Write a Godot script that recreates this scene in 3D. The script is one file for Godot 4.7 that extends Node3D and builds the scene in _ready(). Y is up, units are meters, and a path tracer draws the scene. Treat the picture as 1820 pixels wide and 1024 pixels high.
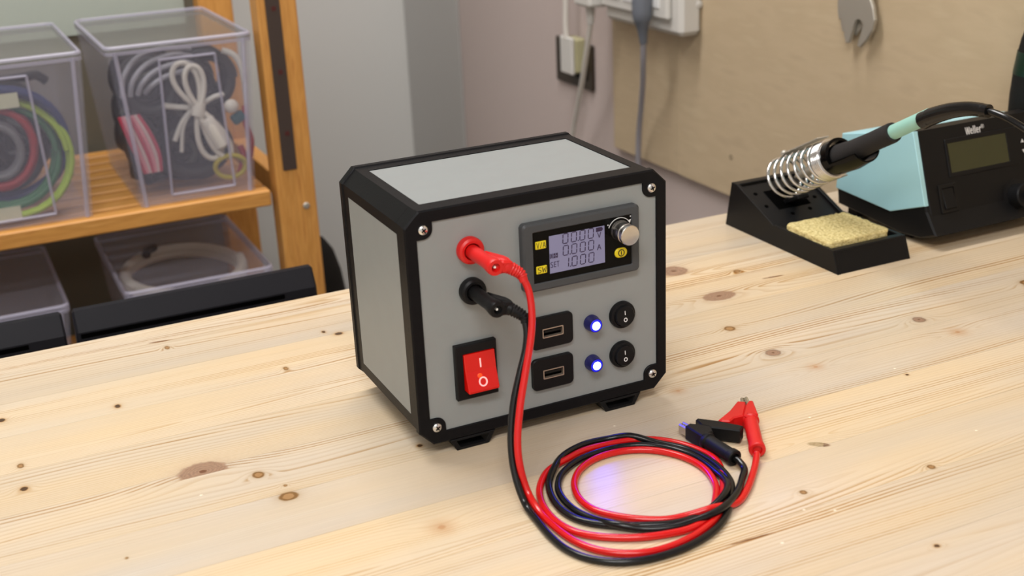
extends Node3D
# Workbench with a home-made bench power supply, its test leads, a soldering station and a shelf of cable boxes.
# Metres, y up. The bench top is y = 0; the room's floor is y = -0.74.

# ------------------------------------------------------------------ mesh builder
class MB:
	var a := PackedVector3Array()   # triangles, counter-clockwise seen from outside
	var g := PackedInt32Array()     # smooth group of each triangle
	var xf := Transform3D()
	func tri(p: Vector3, q: Vector3, r: Vector3, grp := -1) -> void:
		a.append(xf * p); a.append(xf * q); a.append(xf * r); g.append(grp)
	func quad(p: Vector3, q: Vector3, r: Vector3, s: Vector3, grp := -1) -> void:
		tri(p, q, r, grp); tri(p, r, s, grp)
	func box(c: Vector3, s: Vector3, bev := 0.0) -> MB:
		var h := s * 0.5
		var b := minf(bev, minf(h.x, minf(h.y, h.z)) * 0.95)
		if b <= 0.0: b = 0.00001
		for ax in 3:
			for sg in [-1.0, 1.0]:
				var n := Vector3(); n[ax] = sg
				var u := Vector3(); u[(ax + 1) % 3] = 1.0
				var v := Vector3(); v[(ax + 2) % 3] = sg
				var hu: float = h[(ax + 1) % 3] - b
				var hv: float = h[(ax + 2) % 3] - b
				var o := c + n * h[ax]
				quad(o - u * hu - v * hv, o + u * hu - v * hv, o + u * hu + v * hv, o - u * hu + v * hv)
		if bev <= 0.0: return self
		for ax in 3:
			var i1 := (ax + 1) % 3
			var i2 := (ax + 2) % 3
			for s1 in [-1.0, 1.0]:
				for s2 in [-1.0, 1.0]:
					var e := Vector3(); e[ax] = h[ax] - b
					var p := c; p[i1] += s1 * h[i1]; p[i2] += s2 * (h[i2] - b)
					var q := c; q[i1] += s1 * (h[i1] - b); q[i2] += s2 * h[i2]
					if s1 * s2 > 0: quad(p - e, p + e, q + e, q - e)
					else: quad(p + e, p - e, q - e, q + e)
		for sx in [-1.0, 1.0]:
			for sy in [-1.0, 1.0]:
				for sz in [-1.0, 1.0]:
					var p := c + Vector3(sx * h.x, sy * (h.y - b), sz * (h.z - b))
					var q := c + Vector3(sx * (h.x - b), sy * h.y, sz * (h.z - b))
					var r := c + Vector3(sx * (h.x - b), sy * (h.y - b), sz * h.z)
					if sx * sy * sz > 0: tri(p, q, r)
					else: tri(p, r, q)
		return self
	static func inset(poly: PackedVector2Array, d: float) -> PackedVector2Array:
		var out := PackedVector2Array()
		var n := poly.size()
		for i in n:
			var p := poly[i]
			var e0 := (p - poly[(i + n - 1) % n]).normalized()
			var e1 := (poly[(i + 1) % n] - p).normalized()
			var n0 := Vector2(-e0.y, e0.x)
			var n1 := Vector2(-e1.y, e1.x)
			out.append(p + (n0 + n1) * (d / maxf(0.3, 1.0 + n0.dot(n1))))
		return out
	func cap(poly: PackedVector2Array, z: float, up: bool) -> void:
		var t := Geometry2D.triangulate_polygon(poly)
		for i in range(0, t.size(), 3):
			var p := Vector3(poly[t[i]].x, poly[t[i]].y, z)
			var q := Vector3(poly[t[i + 1]].x, poly[t[i + 1]].y, z)
			var r := Vector3(poly[t[i + 2]].x, poly[t[i + 2]].y, z)
			if ((q - p).cross(r - p).z > 0) == up: tri(p, q, r)
			else: tri(p, r, q)
	func band(p0: PackedVector2Array, z0: float, p1: PackedVector2Array, z1: float, out := true, grp := -1) -> void:
		var n := p0.size()
		for i in n:
			var j := (i + 1) % n
			var A := Vector3(p0[i].x, p0[i].y, z0)
			var B := Vector3(p0[j].x, p0[j].y, z0)
			var C := Vector3(p1[j].x, p1[j].y, z1)
			var D := Vector3(p1[i].x, p1[i].y, z1)
			if out: quad(A, B, C, D, grp)
			else: quad(B, A, D, C, grp)
	# polygon (counter-clockwise in x, y) drawn out from z0 to z1, front at z1
	func prism(poly: PackedVector2Array, z0: float, z1: float, bev := 0.0, bev_back := 0.0, grp := -1) -> MB:
		var fr := inset(poly, bev) if bev > 0 else poly
		var bk := inset(poly, bev_back) if bev_back > 0 else poly
		cap(fr, z1, true); cap(bk, z0, false)
		band(poly, z0 + bev_back, poly, z1 - bev, true, grp)
		if bev > 0: band(poly, z1 - bev, fr, z1)
		if bev_back > 0: band(bk, z0, poly, z0 + bev_back)
		return self
	static func ray_hit(poly: PackedVector2Array, c: Vector2, ang: float) -> Vector2:
		var d := Vector2(cos(ang), sin(ang))
		var best := -1.0
		for i in poly.size():
			var p := poly[i] - c
			var e := poly[(i + 1) % poly.size()] - c - p
			var det := d.x * -e.y + d.y * e.x
			if absf(det) < 1e-14: continue
			var t := (p.x * -e.y + p.y * e.x) / det
			var s := (d.x * p.y - d.y * p.x) / det
			if s > -1e-6 and s < 1.000001 and t > best: best = t
		return c + d * best
	# flat ring between two outlines, both seen whole from the centre c
	func ring(outer: PackedVector2Array, inner: PackedVector2Array, c: Vector2, z0: float, z1: float, bev := 0.0, bev_in := 0.0) -> MB:
		var angs: Array[float] = []
		for q in outer: angs.append((q - c).angle())
		for q in inner: angs.append((q - c).angle())
		angs.sort()
		var o := PackedVector2Array()
		var n := PackedVector2Array()
		var last := -99.0
		for t in angs:
			if t - last < 1e-5: continue
			last = t
			o.append(ray_hit(outer, c, t)); n.append(ray_hit(inner, c, t))
		var o2 := o
		var n2 := n
		if bev > 0:
			o2 = PackedVector2Array(); var os := inset(outer, bev)
			for q in o: o2.append(ray_hit(os, c, (q - c).angle()))
		if bev_in > 0:
			n2 = PackedVector2Array(); var ns := inset(inner, -bev_in)
			for q in n: n2.append(ray_hit(ns, c, (q - c).angle()))
		band(o2, z1, n2, z1, true)
		band(o, z0, n, z0, false)
		band(o, z0, o, z1 - bev, true)
		band(n, z0, n, z1 - bev_in, false)
		if bev > 0: band(o, z1 - bev, o2, z1, true)
		if bev_in > 0: band(n, z1 - bev_in, n2, z1, false)
		return self
	# profile of (radius, height) turned about the y axis of xf; corners sharper than 35 degrees stay sharp
	func lathe(prof: PackedVector2Array, seg := 32, a0 := 0.0, a1 := TAU) -> MB:
		var grp := 1
		for k in prof.size() - 1:
			if k > 0:
				var d0 := (prof[k] - prof[k - 1]).normalized()
				var d1 := (prof[k + 1] - prof[k]).normalized()
				if d0.dot(d1) < 0.82: grp += 1
			for i in seg:
				var t0 := a0 + (a1 - a0) * i / seg
				var t1 := a0 + (a1 - a0) * (i + 1) / seg
				var p := Vector3(cos(t0) * prof[k].x, prof[k].y, -sin(t0) * prof[k].x)
				var q := Vector3(cos(t1) * prof[k].x, prof[k].y, -sin(t1) * prof[k].x)
				var r := Vector3(cos(t1) * prof[k + 1].x, prof[k + 1].y, -sin(t1) * prof[k + 1].x)
				var s := Vector3(cos(t0) * prof[k + 1].x, prof[k + 1].y, -sin(t0) * prof[k + 1].x)
				if prof[k].x < 1e-7: tri(p, r, s, grp)
				elif prof[k + 1].x < 1e-7: tri(p, q, r, grp)
				else: quad(p, q, r, s, grp)
		return self
	func tube(path: PackedVector3Array, rad, seg := 10, closed := false, flat := 1.0) -> MB:
		var n := path.size()
		var rings: Array[PackedVector3Array] = []
		var up := Vector3.UP
		var t0 := (path[1] - path[0]).normalized()
		if absf(t0.y) > 0.9: up = Vector3.RIGHT
		var nx := t0.cross(up).normalized()
		for i in n:
			var t: Vector3
			if closed: t = (path[(i + 1) % n] - path[(i + n - 1) % n]).normalized()
			else: t = (path[mini(i + 1, n - 1)] - path[maxi(i - 1, 0)]).normalized()
			nx = (nx - t * nx.dot(t)).normalized()
			var ny := t.cross(nx)
			var r: float = rad[i] if rad is Array or rad is PackedFloat32Array else rad
			var ringp := PackedVector3Array()
			for k in seg:
				var w := TAU * k / seg
				ringp.append(path[i] + (nx * cos(w) + ny * sin(w) * flat) * r)
			rings.append(ringp)
		var m := n if closed else n - 1
		for i in m:
			var A := rings[i]
			var B := rings[(i + 1) % n]
			for k in seg:
				var l := (k + 1) % seg
				quad(A[k], A[l], B[l], B[k], 1)
		if not closed:
			for k in range(1, seg - 1):
				tri(rings[0][0], rings[0][k + 1], rings[0][k], -1)
				tri(rings[n - 1][0], rings[n - 1][k], rings[n - 1][k + 1], -1)
		return self
	func ball(c: Vector3, r: Vector3, seg := 16, rows := 10) -> MB:
		var keep := xf
		xf = xf * Transform3D(Basis.from_scale(r), c)
		var pr := PackedVector2Array()
		for i in rows + 1:
			var t := -PI / 2 + PI * i / rows
			pr.append(Vector2(maxf(cos(t), 0.0) if i > 0 and i < rows else 0.0, sin(t)))
		lathe(pr, seg)
		xf = keep
		return self
	func mesh(off: Vector3) -> ArrayMesh:
		var st := SurfaceTool.new()
		st.begin(Mesh.PRIMITIVE_TRIANGLES)
		for i in g.size():
			st.set_smooth_group(g[i])
			st.add_vertex(a[i * 3] - off); st.add_vertex(a[i * 3 + 2] - off); st.add_vertex(a[i * 3 + 1] - off)
		st.generate_normals()
		return st.commit()

func mb(t := Transform3D()) -> MB:
	var m := MB.new()
	m.xf = t
	return m
# axis transform: y axis of the builder along d, from o
func along(o: Vector3, d: Vector3, hint := Vector3.UP) -> Transform3D:
	var y := d.normalized()
	var h := hint if absf(hint.dot(y)) < 0.95 else Vector3.RIGHT
	var x := y.cross(h).normalized()
	return Transform3D(Basis(x, y, x.cross(y)), o)
func toz(o: Vector3) -> Transform3D:   # builder's y axis points at +z
	return Transform3D(Basis(Vector3(1, 0, 0), Vector3(0, 0, 1), Vector3(0, -1, 0)), o)
func rr(cx: float, cy: float, w: float, h: float, r: float, n := 6) -> PackedVector2Array:
	var p := PackedVector2Array()
	for k in 4:
		var c := Vector2(cx + (w / 2 - r) * [1, -1, -1, 1][k], cy + (h / 2 - r) * [1, 1, -1, -1][k])
		for i in n + 1:
			var t := PI / 2 * (k + float(i) / n)
			p.append(c + Vector2(cos(t), sin(t)) * r)
	return p
func ell(cx: float, cy: float, rx: float, ry: float, n := 40) -> PackedVector2Array:
	var p := PackedVector2Array()
	for i in n: p.append(Vector2(cx + rx * cos(TAU * i / n), cy + ry * sin(TAU * i / n)))
	return p
func pv(arr: Array) -> PackedVector2Array:
	var p := PackedVector2Array()
	for i in range(0, arr.size(), 2): p.append(Vector2(arr[i], arr[i + 1]))
	return p
func smooth_path(pts: PackedVector3Array, n := 4) -> PackedVector3Array:
	var out := PackedVector3Array()
	for i in pts.size() - 1:
		var p0 := pts[maxi(i - 1, 0)]
		var p3 := pts[mini(i + 2, pts.size() - 1)]
		for k in n: out.append(pts[i].cubic_interpolate(pts[i + 1], p0, p3, float(k) / n))
	out.append(pts[-1])
	return out

# ------------------------------------------------------------------ scene nodes
var taken := {}
func numbered(parent: Node, called: String) -> String:
	var key := str(parent.get_instance_id()) + called
	taken[key] = taken.get(key, -1) + 1
	return called if taken[key] == 0 else "%s_%03d" % [called, taken[key]]
func base_of(n: Node) -> Vector3:
	var p := Vector3()
	while n is Node3D and n != self:
		p += n.position
		n = n.get_parent()
	return p
func thing(called: String, label: String, category: String, at: Vector3, group := "") -> Node3D:
	var o := Node3D.new()
	o.name = numbered(self, called)
	add_child(o, true)
	o.position = at
	o.set_meta("label", label); o.set_meta("category", category)
	if group: o.set_meta("group", group)
	return o
func part(parent: Node, called: String, m: MB, mt: Material) -> MeshInstance3D:
	var o := MeshInstance3D.new()
	o.name = numbered(parent, called)
	parent.add_child(o, true)
	o.mesh = m.mesh(base_of(parent))
	o.material_override = null
	o.mesh.surface_set_material(0, mt)
	return o
func struct_part(called: String, m: MB, mt: Material, label: String, category: String) -> MeshInstance3D:
	var o := part(self, called, m, mt)
	o.set_meta("kind", "structure"); o.set_meta("label", label); o.set_meta("category", category)
	return o
var fonts := {}
func text(parent: Node, called: String, s: String, at: Vector3, basis: Basis, height: float, mt: Material, face := "Droid Sans", weight := 400, squeeze := 1.0) -> MeshInstance3D:
	if not fonts.has(face + str(weight)):
		var f := SystemFont.new()
		f.font_names = PackedStringArray([face])
		f.font_weight = weight
		fonts[face + str(weight)] = f
	var t := TextMesh.new()
	t.font = fonts[face + str(weight)]
	t.font_size = 48
	t.text = s
	t.pixel_size = height / (48.0 * 0.95)
	t.depth = 0.0002
	t.material = mt
	var o := MeshInstance3D.new()
	o.name = numbered(parent, called)
	parent.add_child(o, true)
	o.mesh = t
	o.transform = Transform3D(basis * Basis.from_scale(Vector3(squeeze, 1, 1)), at - base_of(parent))
	return o

# ------------------------------------------------------------------ materials
func mat(c: Color, rough := 0.5, metal := 0.0, spec := 0.5) -> StandardMaterial3D:
	var m := StandardMaterial3D.new()
	m.albedo_color = c
	m.roughness = rough
	m.metallic = metal
	m.metallic_specular = spec
	return m
func glowing(c: Color, e: float, alb := Color.BLACK, rough := 0.4) -> StandardMaterial3D:
	var m := mat(alb, rough)
	m.emission_enabled = true
	m.emission = c
	m.emission_energy_multiplier = e
	return m
func noise_tex(seed_: int, freq: float, oct: int, cols: Array, w := 256, h := 256, offs := []) -> NoiseTexture2D:
	var t := NoiseTexture2D.new()
	t.width = w; t.height = h; t.seamless = true
	var n := FastNoiseLite.new()
	n.seed = seed_; n.frequency = freq; n.fractal_octaves = oct
	t.noise = n
	if cols.size():
		var r := Gradient.new()
		var ca := PackedColorArray(); var oa := PackedFloat32Array()
		for i in cols.size():
			ca.append(cols[i]); oa.append(offs[i] if offs.size() else float(i) / (cols.size() - 1))
		r.colors = ca; r.offsets = oa
		t.color_ramp = r
	return t
func tri_tex(m: StandardMaterial3D, t: Texture2D, sc: Vector3, world := true) -> StandardMaterial3D:
	m.albedo_texture = t
	m.uv1_triplanar = true
	m.uv1_world_triplanar = world
	m.uv1_scale = sc
	return m
func relief(m: StandardMaterial3D, t: Texture2D, cm: float, sc := Vector3.ZERO) -> StandardMaterial3D:
	m.heightmap_enabled = true
	m.heightmap_texture = t
	m.heightmap_scale = cm
	if sc != Vector3.ZERO:
		m.uv1_triplanar = true
		m.uv1_world_triplanar = true
		m.uv1_scale = sc
	return m
var M := {}
func milky(c: Color, alpha: float, rough: float) -> StandardMaterial3D:
	var m := mat(Color(c.r, c.g, c.b, alpha), rough)
	m.transparency = BaseMaterial3D.TRANSPARENCY_ALPHA
	return m

func make_materials() -> void:
	var bump := noise_tex(5, 0.05, 3, [])
	M.black_print = relief(mat(Color(0.058, 0.058, 0.068), 0.45, 0.0, 0.26), bump, 0.006, Vector3(60, 60, 60))
	M.black = mat(Color(0.08, 0.08, 0.085), 0.4, 0.0, 0.28)
	M.black_dull = mat(Color(0.11, 0.105, 0.10), 0.6, 0.0, 0.25)
	M.black_gloss = mat(Color(0.03, 0.03, 0.03), 0.15, 0.0, 0.22)
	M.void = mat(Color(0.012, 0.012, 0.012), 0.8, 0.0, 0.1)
	M.sheet = tri_tex(mat(Color(1, 1, 1), 0.48), noise_tex(9, 0.03, 3, [Color(0.538, 0.556, 0.556), Color(0.548, 0.566, 0.566)]), Vector3(6, 6, 6))
	M.bezel = mat(Color(0.27, 0.28, 0.29), 0.42, 0.0, 0.35)
	M.white = mat(Color(0.9, 0.9, 0.9), 0.5)
	M.yellow = mat(Color(0.88, 0.80, 0.10), 0.45)
	M.dark_ink = mat(Color(0.08, 0.07, 0.03), 0.6)
	M.lcd_ink = mat(Color(0.16, 0.10, 0.24), 0.5)
	M.chrome = mat(Color(0.86, 0.86, 0.86), 0.16, 1.0)
	M.steel = mat(Color(0.74, 0.72, 0.68), 0.42, 0.6)
	M.brushed = mat(Color(0.80, 0.79, 0.77), 0.26, 1.0)
	M.usb_metal = mat(Color(0.74, 0.68, 0.62), 0.45, 0.8)
	M.red_vinyl = mat(Color(0.78, 0.05, 0.05), 0.22)
	M.black_vinyl = mat(Color(0.06, 0.06, 0.065), 0.22, 0.0, 0.42)
	M.red_plug = mat(Color(0.80, 0.065, 0.06), 0.42)
	M.black_plug = mat(Color(0.075, 0.075, 0.08), 0.42, 0.0, 0.3)
	M.teal = mat(Color(0.66, 0.85, 0.89), 0.42)
	M.teal_handle = mat(Color(0.60, 0.80, 0.75), 0.42)
	M.foam = relief(mat(Color(0.13, 0.12, 0.12), 0.95), noise_tex(31, 0.2, 2, []), 0.02, Vector3(40, 40, 40))
	M.sponge = relief(tri_tex(mat(Color(1, 1, 1), 0.95), noise_tex(12, 0.05, 4, [Color(0.64, 0.57, 0.34), Color(0.86, 0.79, 0.55), Color(0.93, 0.88, 0.67)]), Vector3(22, 22, 22)), noise_tex(13, 0.09, 3, []), 0.12)
	M.wall = relief(mat(Color(0.78, 0.72, 0.70), 0.75), noise_tex(14, 0.06, 3, []), 0.02, Vector3(6, 6, 6))
	M.wall_back = mat(Color(0.87, 0.865, 0.85), 0.7)
	M.grey_panel = mat(Color(0.70, 0.69, 0.68), 0.3)
	M.ceiling = mat(Color(0.86, 0.86, 0.85), 0.9)
	M.floor = tri_tex(mat(Color(1, 1, 1), 0.5), noise_tex(15, 0.02, 3, [Color(0.30, 0.29, 0.28), Color(0.38, 0.37, 0.35)]), Vector3(1, 1, 1))
	M.ply = tri_tex(mat(Color(1, 1, 1), 0.55), noise_tex(16, 0.012, 4, [Color(0.735, 0.655, 0.54), Color(0.775, 0.695, 0.575), Color(0.755, 0.675, 0.555), Color(0.795, 0.72, 0.60)], 512, 512), Vector3(1.0, 5.0, 1.2))
	M.ply_edge = mat(Color(0.55, 0.42, 0.28), 0.7)
	M.pine = tri_tex(mat(Color(1, 1, 1), 0.5), noise_tex(17, 0.02, 4, [Color(0.72, 0.48, 0.23), Color(0.84, 0.61, 0.32), Color(0.78, 0.55, 0.27), Color(0.87, 0.65, 0.37)], 512, 512), Vector3(9.0, 0.9, 9.0))
	M.pine_lying = tri_tex(mat(Color(1, 1, 1), 0.5), noise_tex(18, 0.02, 4, [Color(0.72, 0.48, 0.23), Color(0.84, 0.61, 0.32), Color(0.78, 0.55, 0.27), Color(0.87, 0.65, 0.37)], 512, 512), Vector3(0.9, 9.0, 9.0))
	M.backing = mat(Color(0.40, 0.385, 0.34), 0.7)
	M.clear = milky(Color(0.78, 0.78, 0.86), 0.13, 0.3)
	M.clear_lid = milky(Color(0.50, 0.50, 0.48), 0.36, 0.35)
	M.clear_rim = milky(Color(0.76, 0.75, 0.83), 0.45, 0.3)
	M.cream = mat(Color(0.83, 0.82, 0.80), 0.45)
	M.cream_dark = mat(Color(0.72, 0.70, 0.55), 0.5)
	M.cable_white = mat(Color(0.85, 0.83, 0.80), 0.5)
	M.grey_plug = mat(Color(0.42, 0.44, 0.48), 0.5)
	M.grey_cord = mat(Color(0.60, 0.59, 0.62), 0.5)
	M.brown_plate = mat(Color(0.20, 0.16, 0.12), 0.45)

# ------------------------------------------------------------------ the pine bench top's picture: growth rings, knots, glue lines
const TEX_X0 := -0.31
const TEX_Z0 := -0.305
const TEX_LX := 1.02
const TEX_LZ := 0.72
const PLANK := 0.0537
func K(x: float, z: float, rx: float, rz: float, kind: int) -> Array: return [x, z, rx, rz, kind]
func wood_texture() -> ImageTexture:
	var W := 1400
	var H := 1960
	var knots := [K(-0.1199, -0.0537, 0.0151, 0.0120, 1), K(-0.0916, -0.0327, 0.0034, 0.0042, 2), K(-0.0828, 0.0011, 0.0055, 0.005, 2), K(-0.2188, -0.0867, 0.0025, 0.0031, 3), K(-0.2177, -0.1183, 0.0020, 0.0031, 2),
		K(-0.1504, -0.1742, 0.0022, 0.0032, 3), K(-0.0338, -0.1750, 0.0017, 0.0030, 2), K(0.0101, -0.2259, 0.0015, 0.0024, 3), K(0.0190, -0.2166, 0.0035, 0.0029, 3), K(-0.1007, -0.2585, 0.0017, 0.0033, 2),
		K(0.0060, -0.0184, 0.0019, 0.0021, 3), K(0.3023, -0.1317, 0.0146, 0.0090, 1), K(0.3023, -0.1978, 0.0126, 0.0110, 1), K(0.3460, -0.1702, 0.0030, 0.0030, 2), K(0.3631, -0.1438, 0.0110, 0.0030, 4),
		K(0.2720, -0.0732, 0.0040, 0.0042, 2), K(0.2727, -0.0216, 0.0057, 0.0055, 1), K(0.2831, 0.0122, 0.0065, 0.0055, 0), K(0.3983, -0.0157, 0.0047, 0.0050, 1), K(0.4054, 0.0159, 0.0072, 0.0073, 0),
		K(0.2152, 0.1018, 0.0070, 0.0068, 5), K(0.2530, 0.1555, 0.0021, 0.0024, 2), K(0.1727, 0.1425, 0.0020, 0.0022, 2), K(0.3263, 0.0529, 0.0012, 0.0013, 3), K(0.1980, 0.2196, 0.0017, 0.0016, 3),
		K(0.1195, 0.1678, 0.0161, 0.0020, 4), K(-0.0185, 0.0760, 0.0081, 0.0080, 0), K(0.1830, -0.0032, 0.0060, 0.0051, 0), K(-0.1776, 0.0212, 0.0009, 0.0011, 2), K(-0.2225, -0.1925, 0.0024, 0.0032, 3),
		K(-0.1036, -0.2737, 0.0104, 0.0030, 4), K(-0.0810, -0.0120, 0.0010, 0.0013, 2), K(0.52, -0.03, 0.006, 0.005, 2), K(0.56, 0.12, 0.009, 0.007, 1),
		K(-0.1274, -0.0259, 0.0011, 0.0010, 6), K(0.2327, 0.0707, 0.0011, 0.0010, 6), K(0.1615, 0.1577, 0.0011, 0.0010, 6), K(0.1755, 0.1664, 0.0011, 0.0010, 6), K(0.3073, 0.1347, 0.0011, 0.0010, 6), K(0.1312, 0.1787, 0.0011, 0.0010, 6), K(0.1221, 0.0191, 0.0011, 0.0010, 6), K(0.3260, 0.0412, 0.0011, 0.0010, 6)]
	var bend := PackedFloat32Array()
	bend.resize(W * H)
	for k in knots:
		var reach := 4.5 if k[4] != 4 else 1.6
		var amp: float = [0.9, 1.6, 1.0, 1.0, 0.2, 1.5, 0.0][k[4]]
		var i0 := maxi(0, int((k[0] - k[2] * reach * 1.6 - TEX_X0) / TEX_LX * W))
		var i1 := mini(W, int((k[0] + k[2] * reach * 1.6 - TEX_X0) / TEX_LX * W))
		var j0 := maxi(0, int((k[1] - k[3] * reach - TEX_Z0) / TEX_LZ * H))
		var j1 := mini(H, int((k[1] + k[3] * reach - TEX_Z0) / TEX_LZ * H))
		for j in range(j0, j1):
			var dz: float = (TEX_Z0 + (j + 0.5) * TEX_LZ / H - k[1]) / k[3]
			for i in range(i0, i1):
				var dx: float = (TEX_X0 + (i + 0.5) * TEX_LX / W - k[0]) / (k[2] * 1.8)
				bend[j * W + i] += amp * exp(-(dx * dx + dz * dz) * 0.45)
	var slow := FastNoiseLite.new(); slow.seed = 3; slow.frequency = 1.0; slow.fractal_octaves = 2
	var fibre := FastNoiseLite.new(); fibre.seed = 8; fibre.frequency = 1.0; fibre.fractal_octaves = 2
	var rows := []
	rows.resize(H)
	var job := func(j: int) -> void:
		var line := PackedByteArray()
		line.resize(W * 3)
		var z := TEX_Z0 + (j + 0.5) * TEX_LZ / H
		var pl := int(floor((z - TEX_Z0 + 0.0205) / PLANK))
		var zi := (z - TEX_Z0 + 0.0205) - pl * PLANK
		var hsh := fposmod(sin(pl * 12.9898 + 4.1) * 43758.5453, 1.0)
		var hs2 := fposmod(sin(pl * 78.233 + 1.7) * 12543.123, 1.0)
		var freq := 150.0 + 260.0 * hsh
		var tone := 0.965 + 0.06 * hs2
		var warm := (hsh - 0.5) * 0.035
		var arch := hs2 > 0.52
		var seam := 1.0
		var edge := minf(zi, PLANK - zi)
		if edge < 0.0004: seam = 0.95
		var zc := PLANK * (0.3 + 0.5 * hsh)
		var strength := 0.45 + 0.55 * fposmod(hsh * 7.3, 1.0)
		for i in W:
			var x := TEX_X0 + (i + 0.5) * TEX_LX / W
			var n1 := slow.get_noise_2d(x * 1.7 + pl * 17.0, z * 16.0 + pl * 5.0)
			var v: float
			if arch:
				var u := (zi - zc) / PLANK + n1 * 0.16
				var xx := x * 1.5 + hsh * 2.0
				v = sqrt(u * u * 150.0 + 0.25) * 1.7 + xx * 4.0 + n1 * 2.0
			else:
				v = zi * freq + n1 * 3.4 + x * (hs2 - 0.5) * 4.0
			v += bend[j * W + i] * 2.2
			var f: float = v - floor(v)
			var late := smoothstep(0.42, 0.93, f) * (1.0 - smoothstep(0.93, 1.0, f))
			var fb := fibre.get_noise_2d(x * 14.0, z * 2600.0)
			var broad := slow.get_noise_2d(x * 1.3 + 50.0, z * 9.0)
			var l := tone * seam * (1.0 + fb * 0.030 + broad * 0.045)
			var bun := slow.get_noise_2d(x * 0.5 + 90.0 + pl * 3.0, z * 55.0)
			late *= strength * (0.40 + 0.7 * broad) * (1.0 + 3.2 * smoothstep(0.12, 0.42, bun))
			var blot := slow.get_noise_2d(x * 4.0 + 7.0, z * 20.0 + pl * 9.0)
			line[i * 3] = clampi(int(255.0 * l * (0.808 + warm * 0.5 + blot * 0.018 - late * 0.085)), 0, 255)
			line[i * 3 + 1] = clampi(int(255.0 * l * (0.741 - late * 0.125)), 0, 255)
			line[i * 3 + 2] = clampi(int(255.0 * l * (0.642 - warm - blot * 0.03 - late * 0.165)), 0, 255)
		rows[j] = line
	var id := WorkerThreadPool.add_group_task(job, H)
	WorkerThreadPool.wait_for_group_task_completion(id)
	var all := PackedByteArray()
	for r in rows: all.append_array(r)
	# the knots themselves
	var rag := FastNoiseLite.new(); rag.seed = 21; rag.frequency = 1.0
	for k in knots:
		var kind: int = k[4]
		var reach := 3.0
		var i0 := maxi(0, int((k[0] - k[2] * reach - TEX_X0) / TEX_LX * W))
		var i1 := mini(W, int((k[0] + k[2] * reach - TEX_X0) / TEX_LX * W))
		var j0 := maxi(0, int((k[1] - k[3] * reach - TEX_Z0) / TEX_LZ * H))
		var j1 := mini(H, int((k[1] + k[3] * reach - TEX_Z0) / TEX_LZ * H))
		for j in range(j0, j1):
			var z := TEX_Z0 + (j + 0.5) * TEX_LZ / H
			var dz: float = (z - k[1]) / k[3]
			for i in range(i0, i1):
				var x := TEX_X0 + (i + 0.5) * TEX_LX / W
				var dx: float = (x - k[0]) / k[2]
				var nn := rag.get_noise_2d(x * 150.0, z * 190.0)
				var d := sqrt(dx * dx + dz * dz) * (1.0 + 0.10 * nn)
				if k[2] > 0.0149 and kind == 1 and z > k[1] + 0.0045: d = 9.0   # the big knot is cut off at its board's joint
				var o := (j * W + i) * 3
				var mixin := 0.0
				var c := Vector3(0.62, 0.42, 0.28)
				if kind == 0:
					mixin = 0.38 * exp(-d * d * 1.2) + (0.25 if d < 0.25 else 0.0)
					c = Vector3(0.66, 0.45, 0.28)
				elif kind == 1:
					mixin = 0.78 * (1.0 - smoothstep(0.86, 1.05, d)) + 0.18 * exp(-maxf(d - 1.0, 0.0) * 3.0)
					var rg := 0.5 + 0.5 * sin(d * (44.0 if k[2] > 0.013 else 22.0) + nn * 3.0)
					c = Vector3(0.60, 0.475, 0.385) * (0.88 + 0.17 * rg)
					if d < 0.16: c = Vector3(0.42, 0.27, 0.18)
					if d > 0.86 and k[2] < 0.008: c *= 0.72
				elif kind == 2:
					mixin = 0.85 * (1.0 - smoothstep(0.85, 1.1, d)) + 0.25 * exp(-maxf(d - 1.0, 0.0) * 2.2)
					c = Vector3(0.47, 0.33, 0.17) if d > 0.62 else Vector3(0.62, 0.47, 0.30)
				elif kind == 3:
					mixin = 0.92 * (1.0 - smoothstep(0.75, 1.0, d)) + 0.35 * exp(-maxf(d - 1.0, 0.0) * 2.0)
					c = Vector3(0.27, 0.18, 0.10) if d < 0.8 else Vector3(0.60, 0.42, 0.22)
				elif kind == 4:
					var dd := sqrt(dx * dx + pow((dz - dx * 0.35) * 2.4, 2.0)) * (1.0 + 0.3 * nn)
					mixin = 0.9 * (1.0 - smoothstep(0.5, 1.05, dd))
					c = Vector3(0.40, 0.23, 0.10)
				elif kind == 6:
					mixin = 0.8 * (1.0 - smoothstep(0.5, 1.0, d))
					c = Vector3(0.97, 0.94, 0.86)
				else:
					var ang := dx * 0.75 + dz * 0.65
					var across := -dx * 0.65 + dz * 0.75
					var dd := sqrt(ang * ang + across * across * 6.0)
					mixin = 0.8 * (1.0 - smoothstep(0.75, 1.1, dd)) * (0.6 + 0.9 * absf(nn))
					c = Vector3(0.52, 0.44, 0.30) if ang < 0.4 else Vector3(0.30, 0.17, 0.09)
				mixin = clampf(mixin, 0.0, 0.95)
				for q in 3: all[o + q] = clampi(int(lerpf(all[o + q], c[q] * 255.0, mixin)), 0, 255)
	return ImageTexture.create_from_image(Image.create_from_data(W, H, false, Image.FORMAT_RGB8, all))

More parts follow.
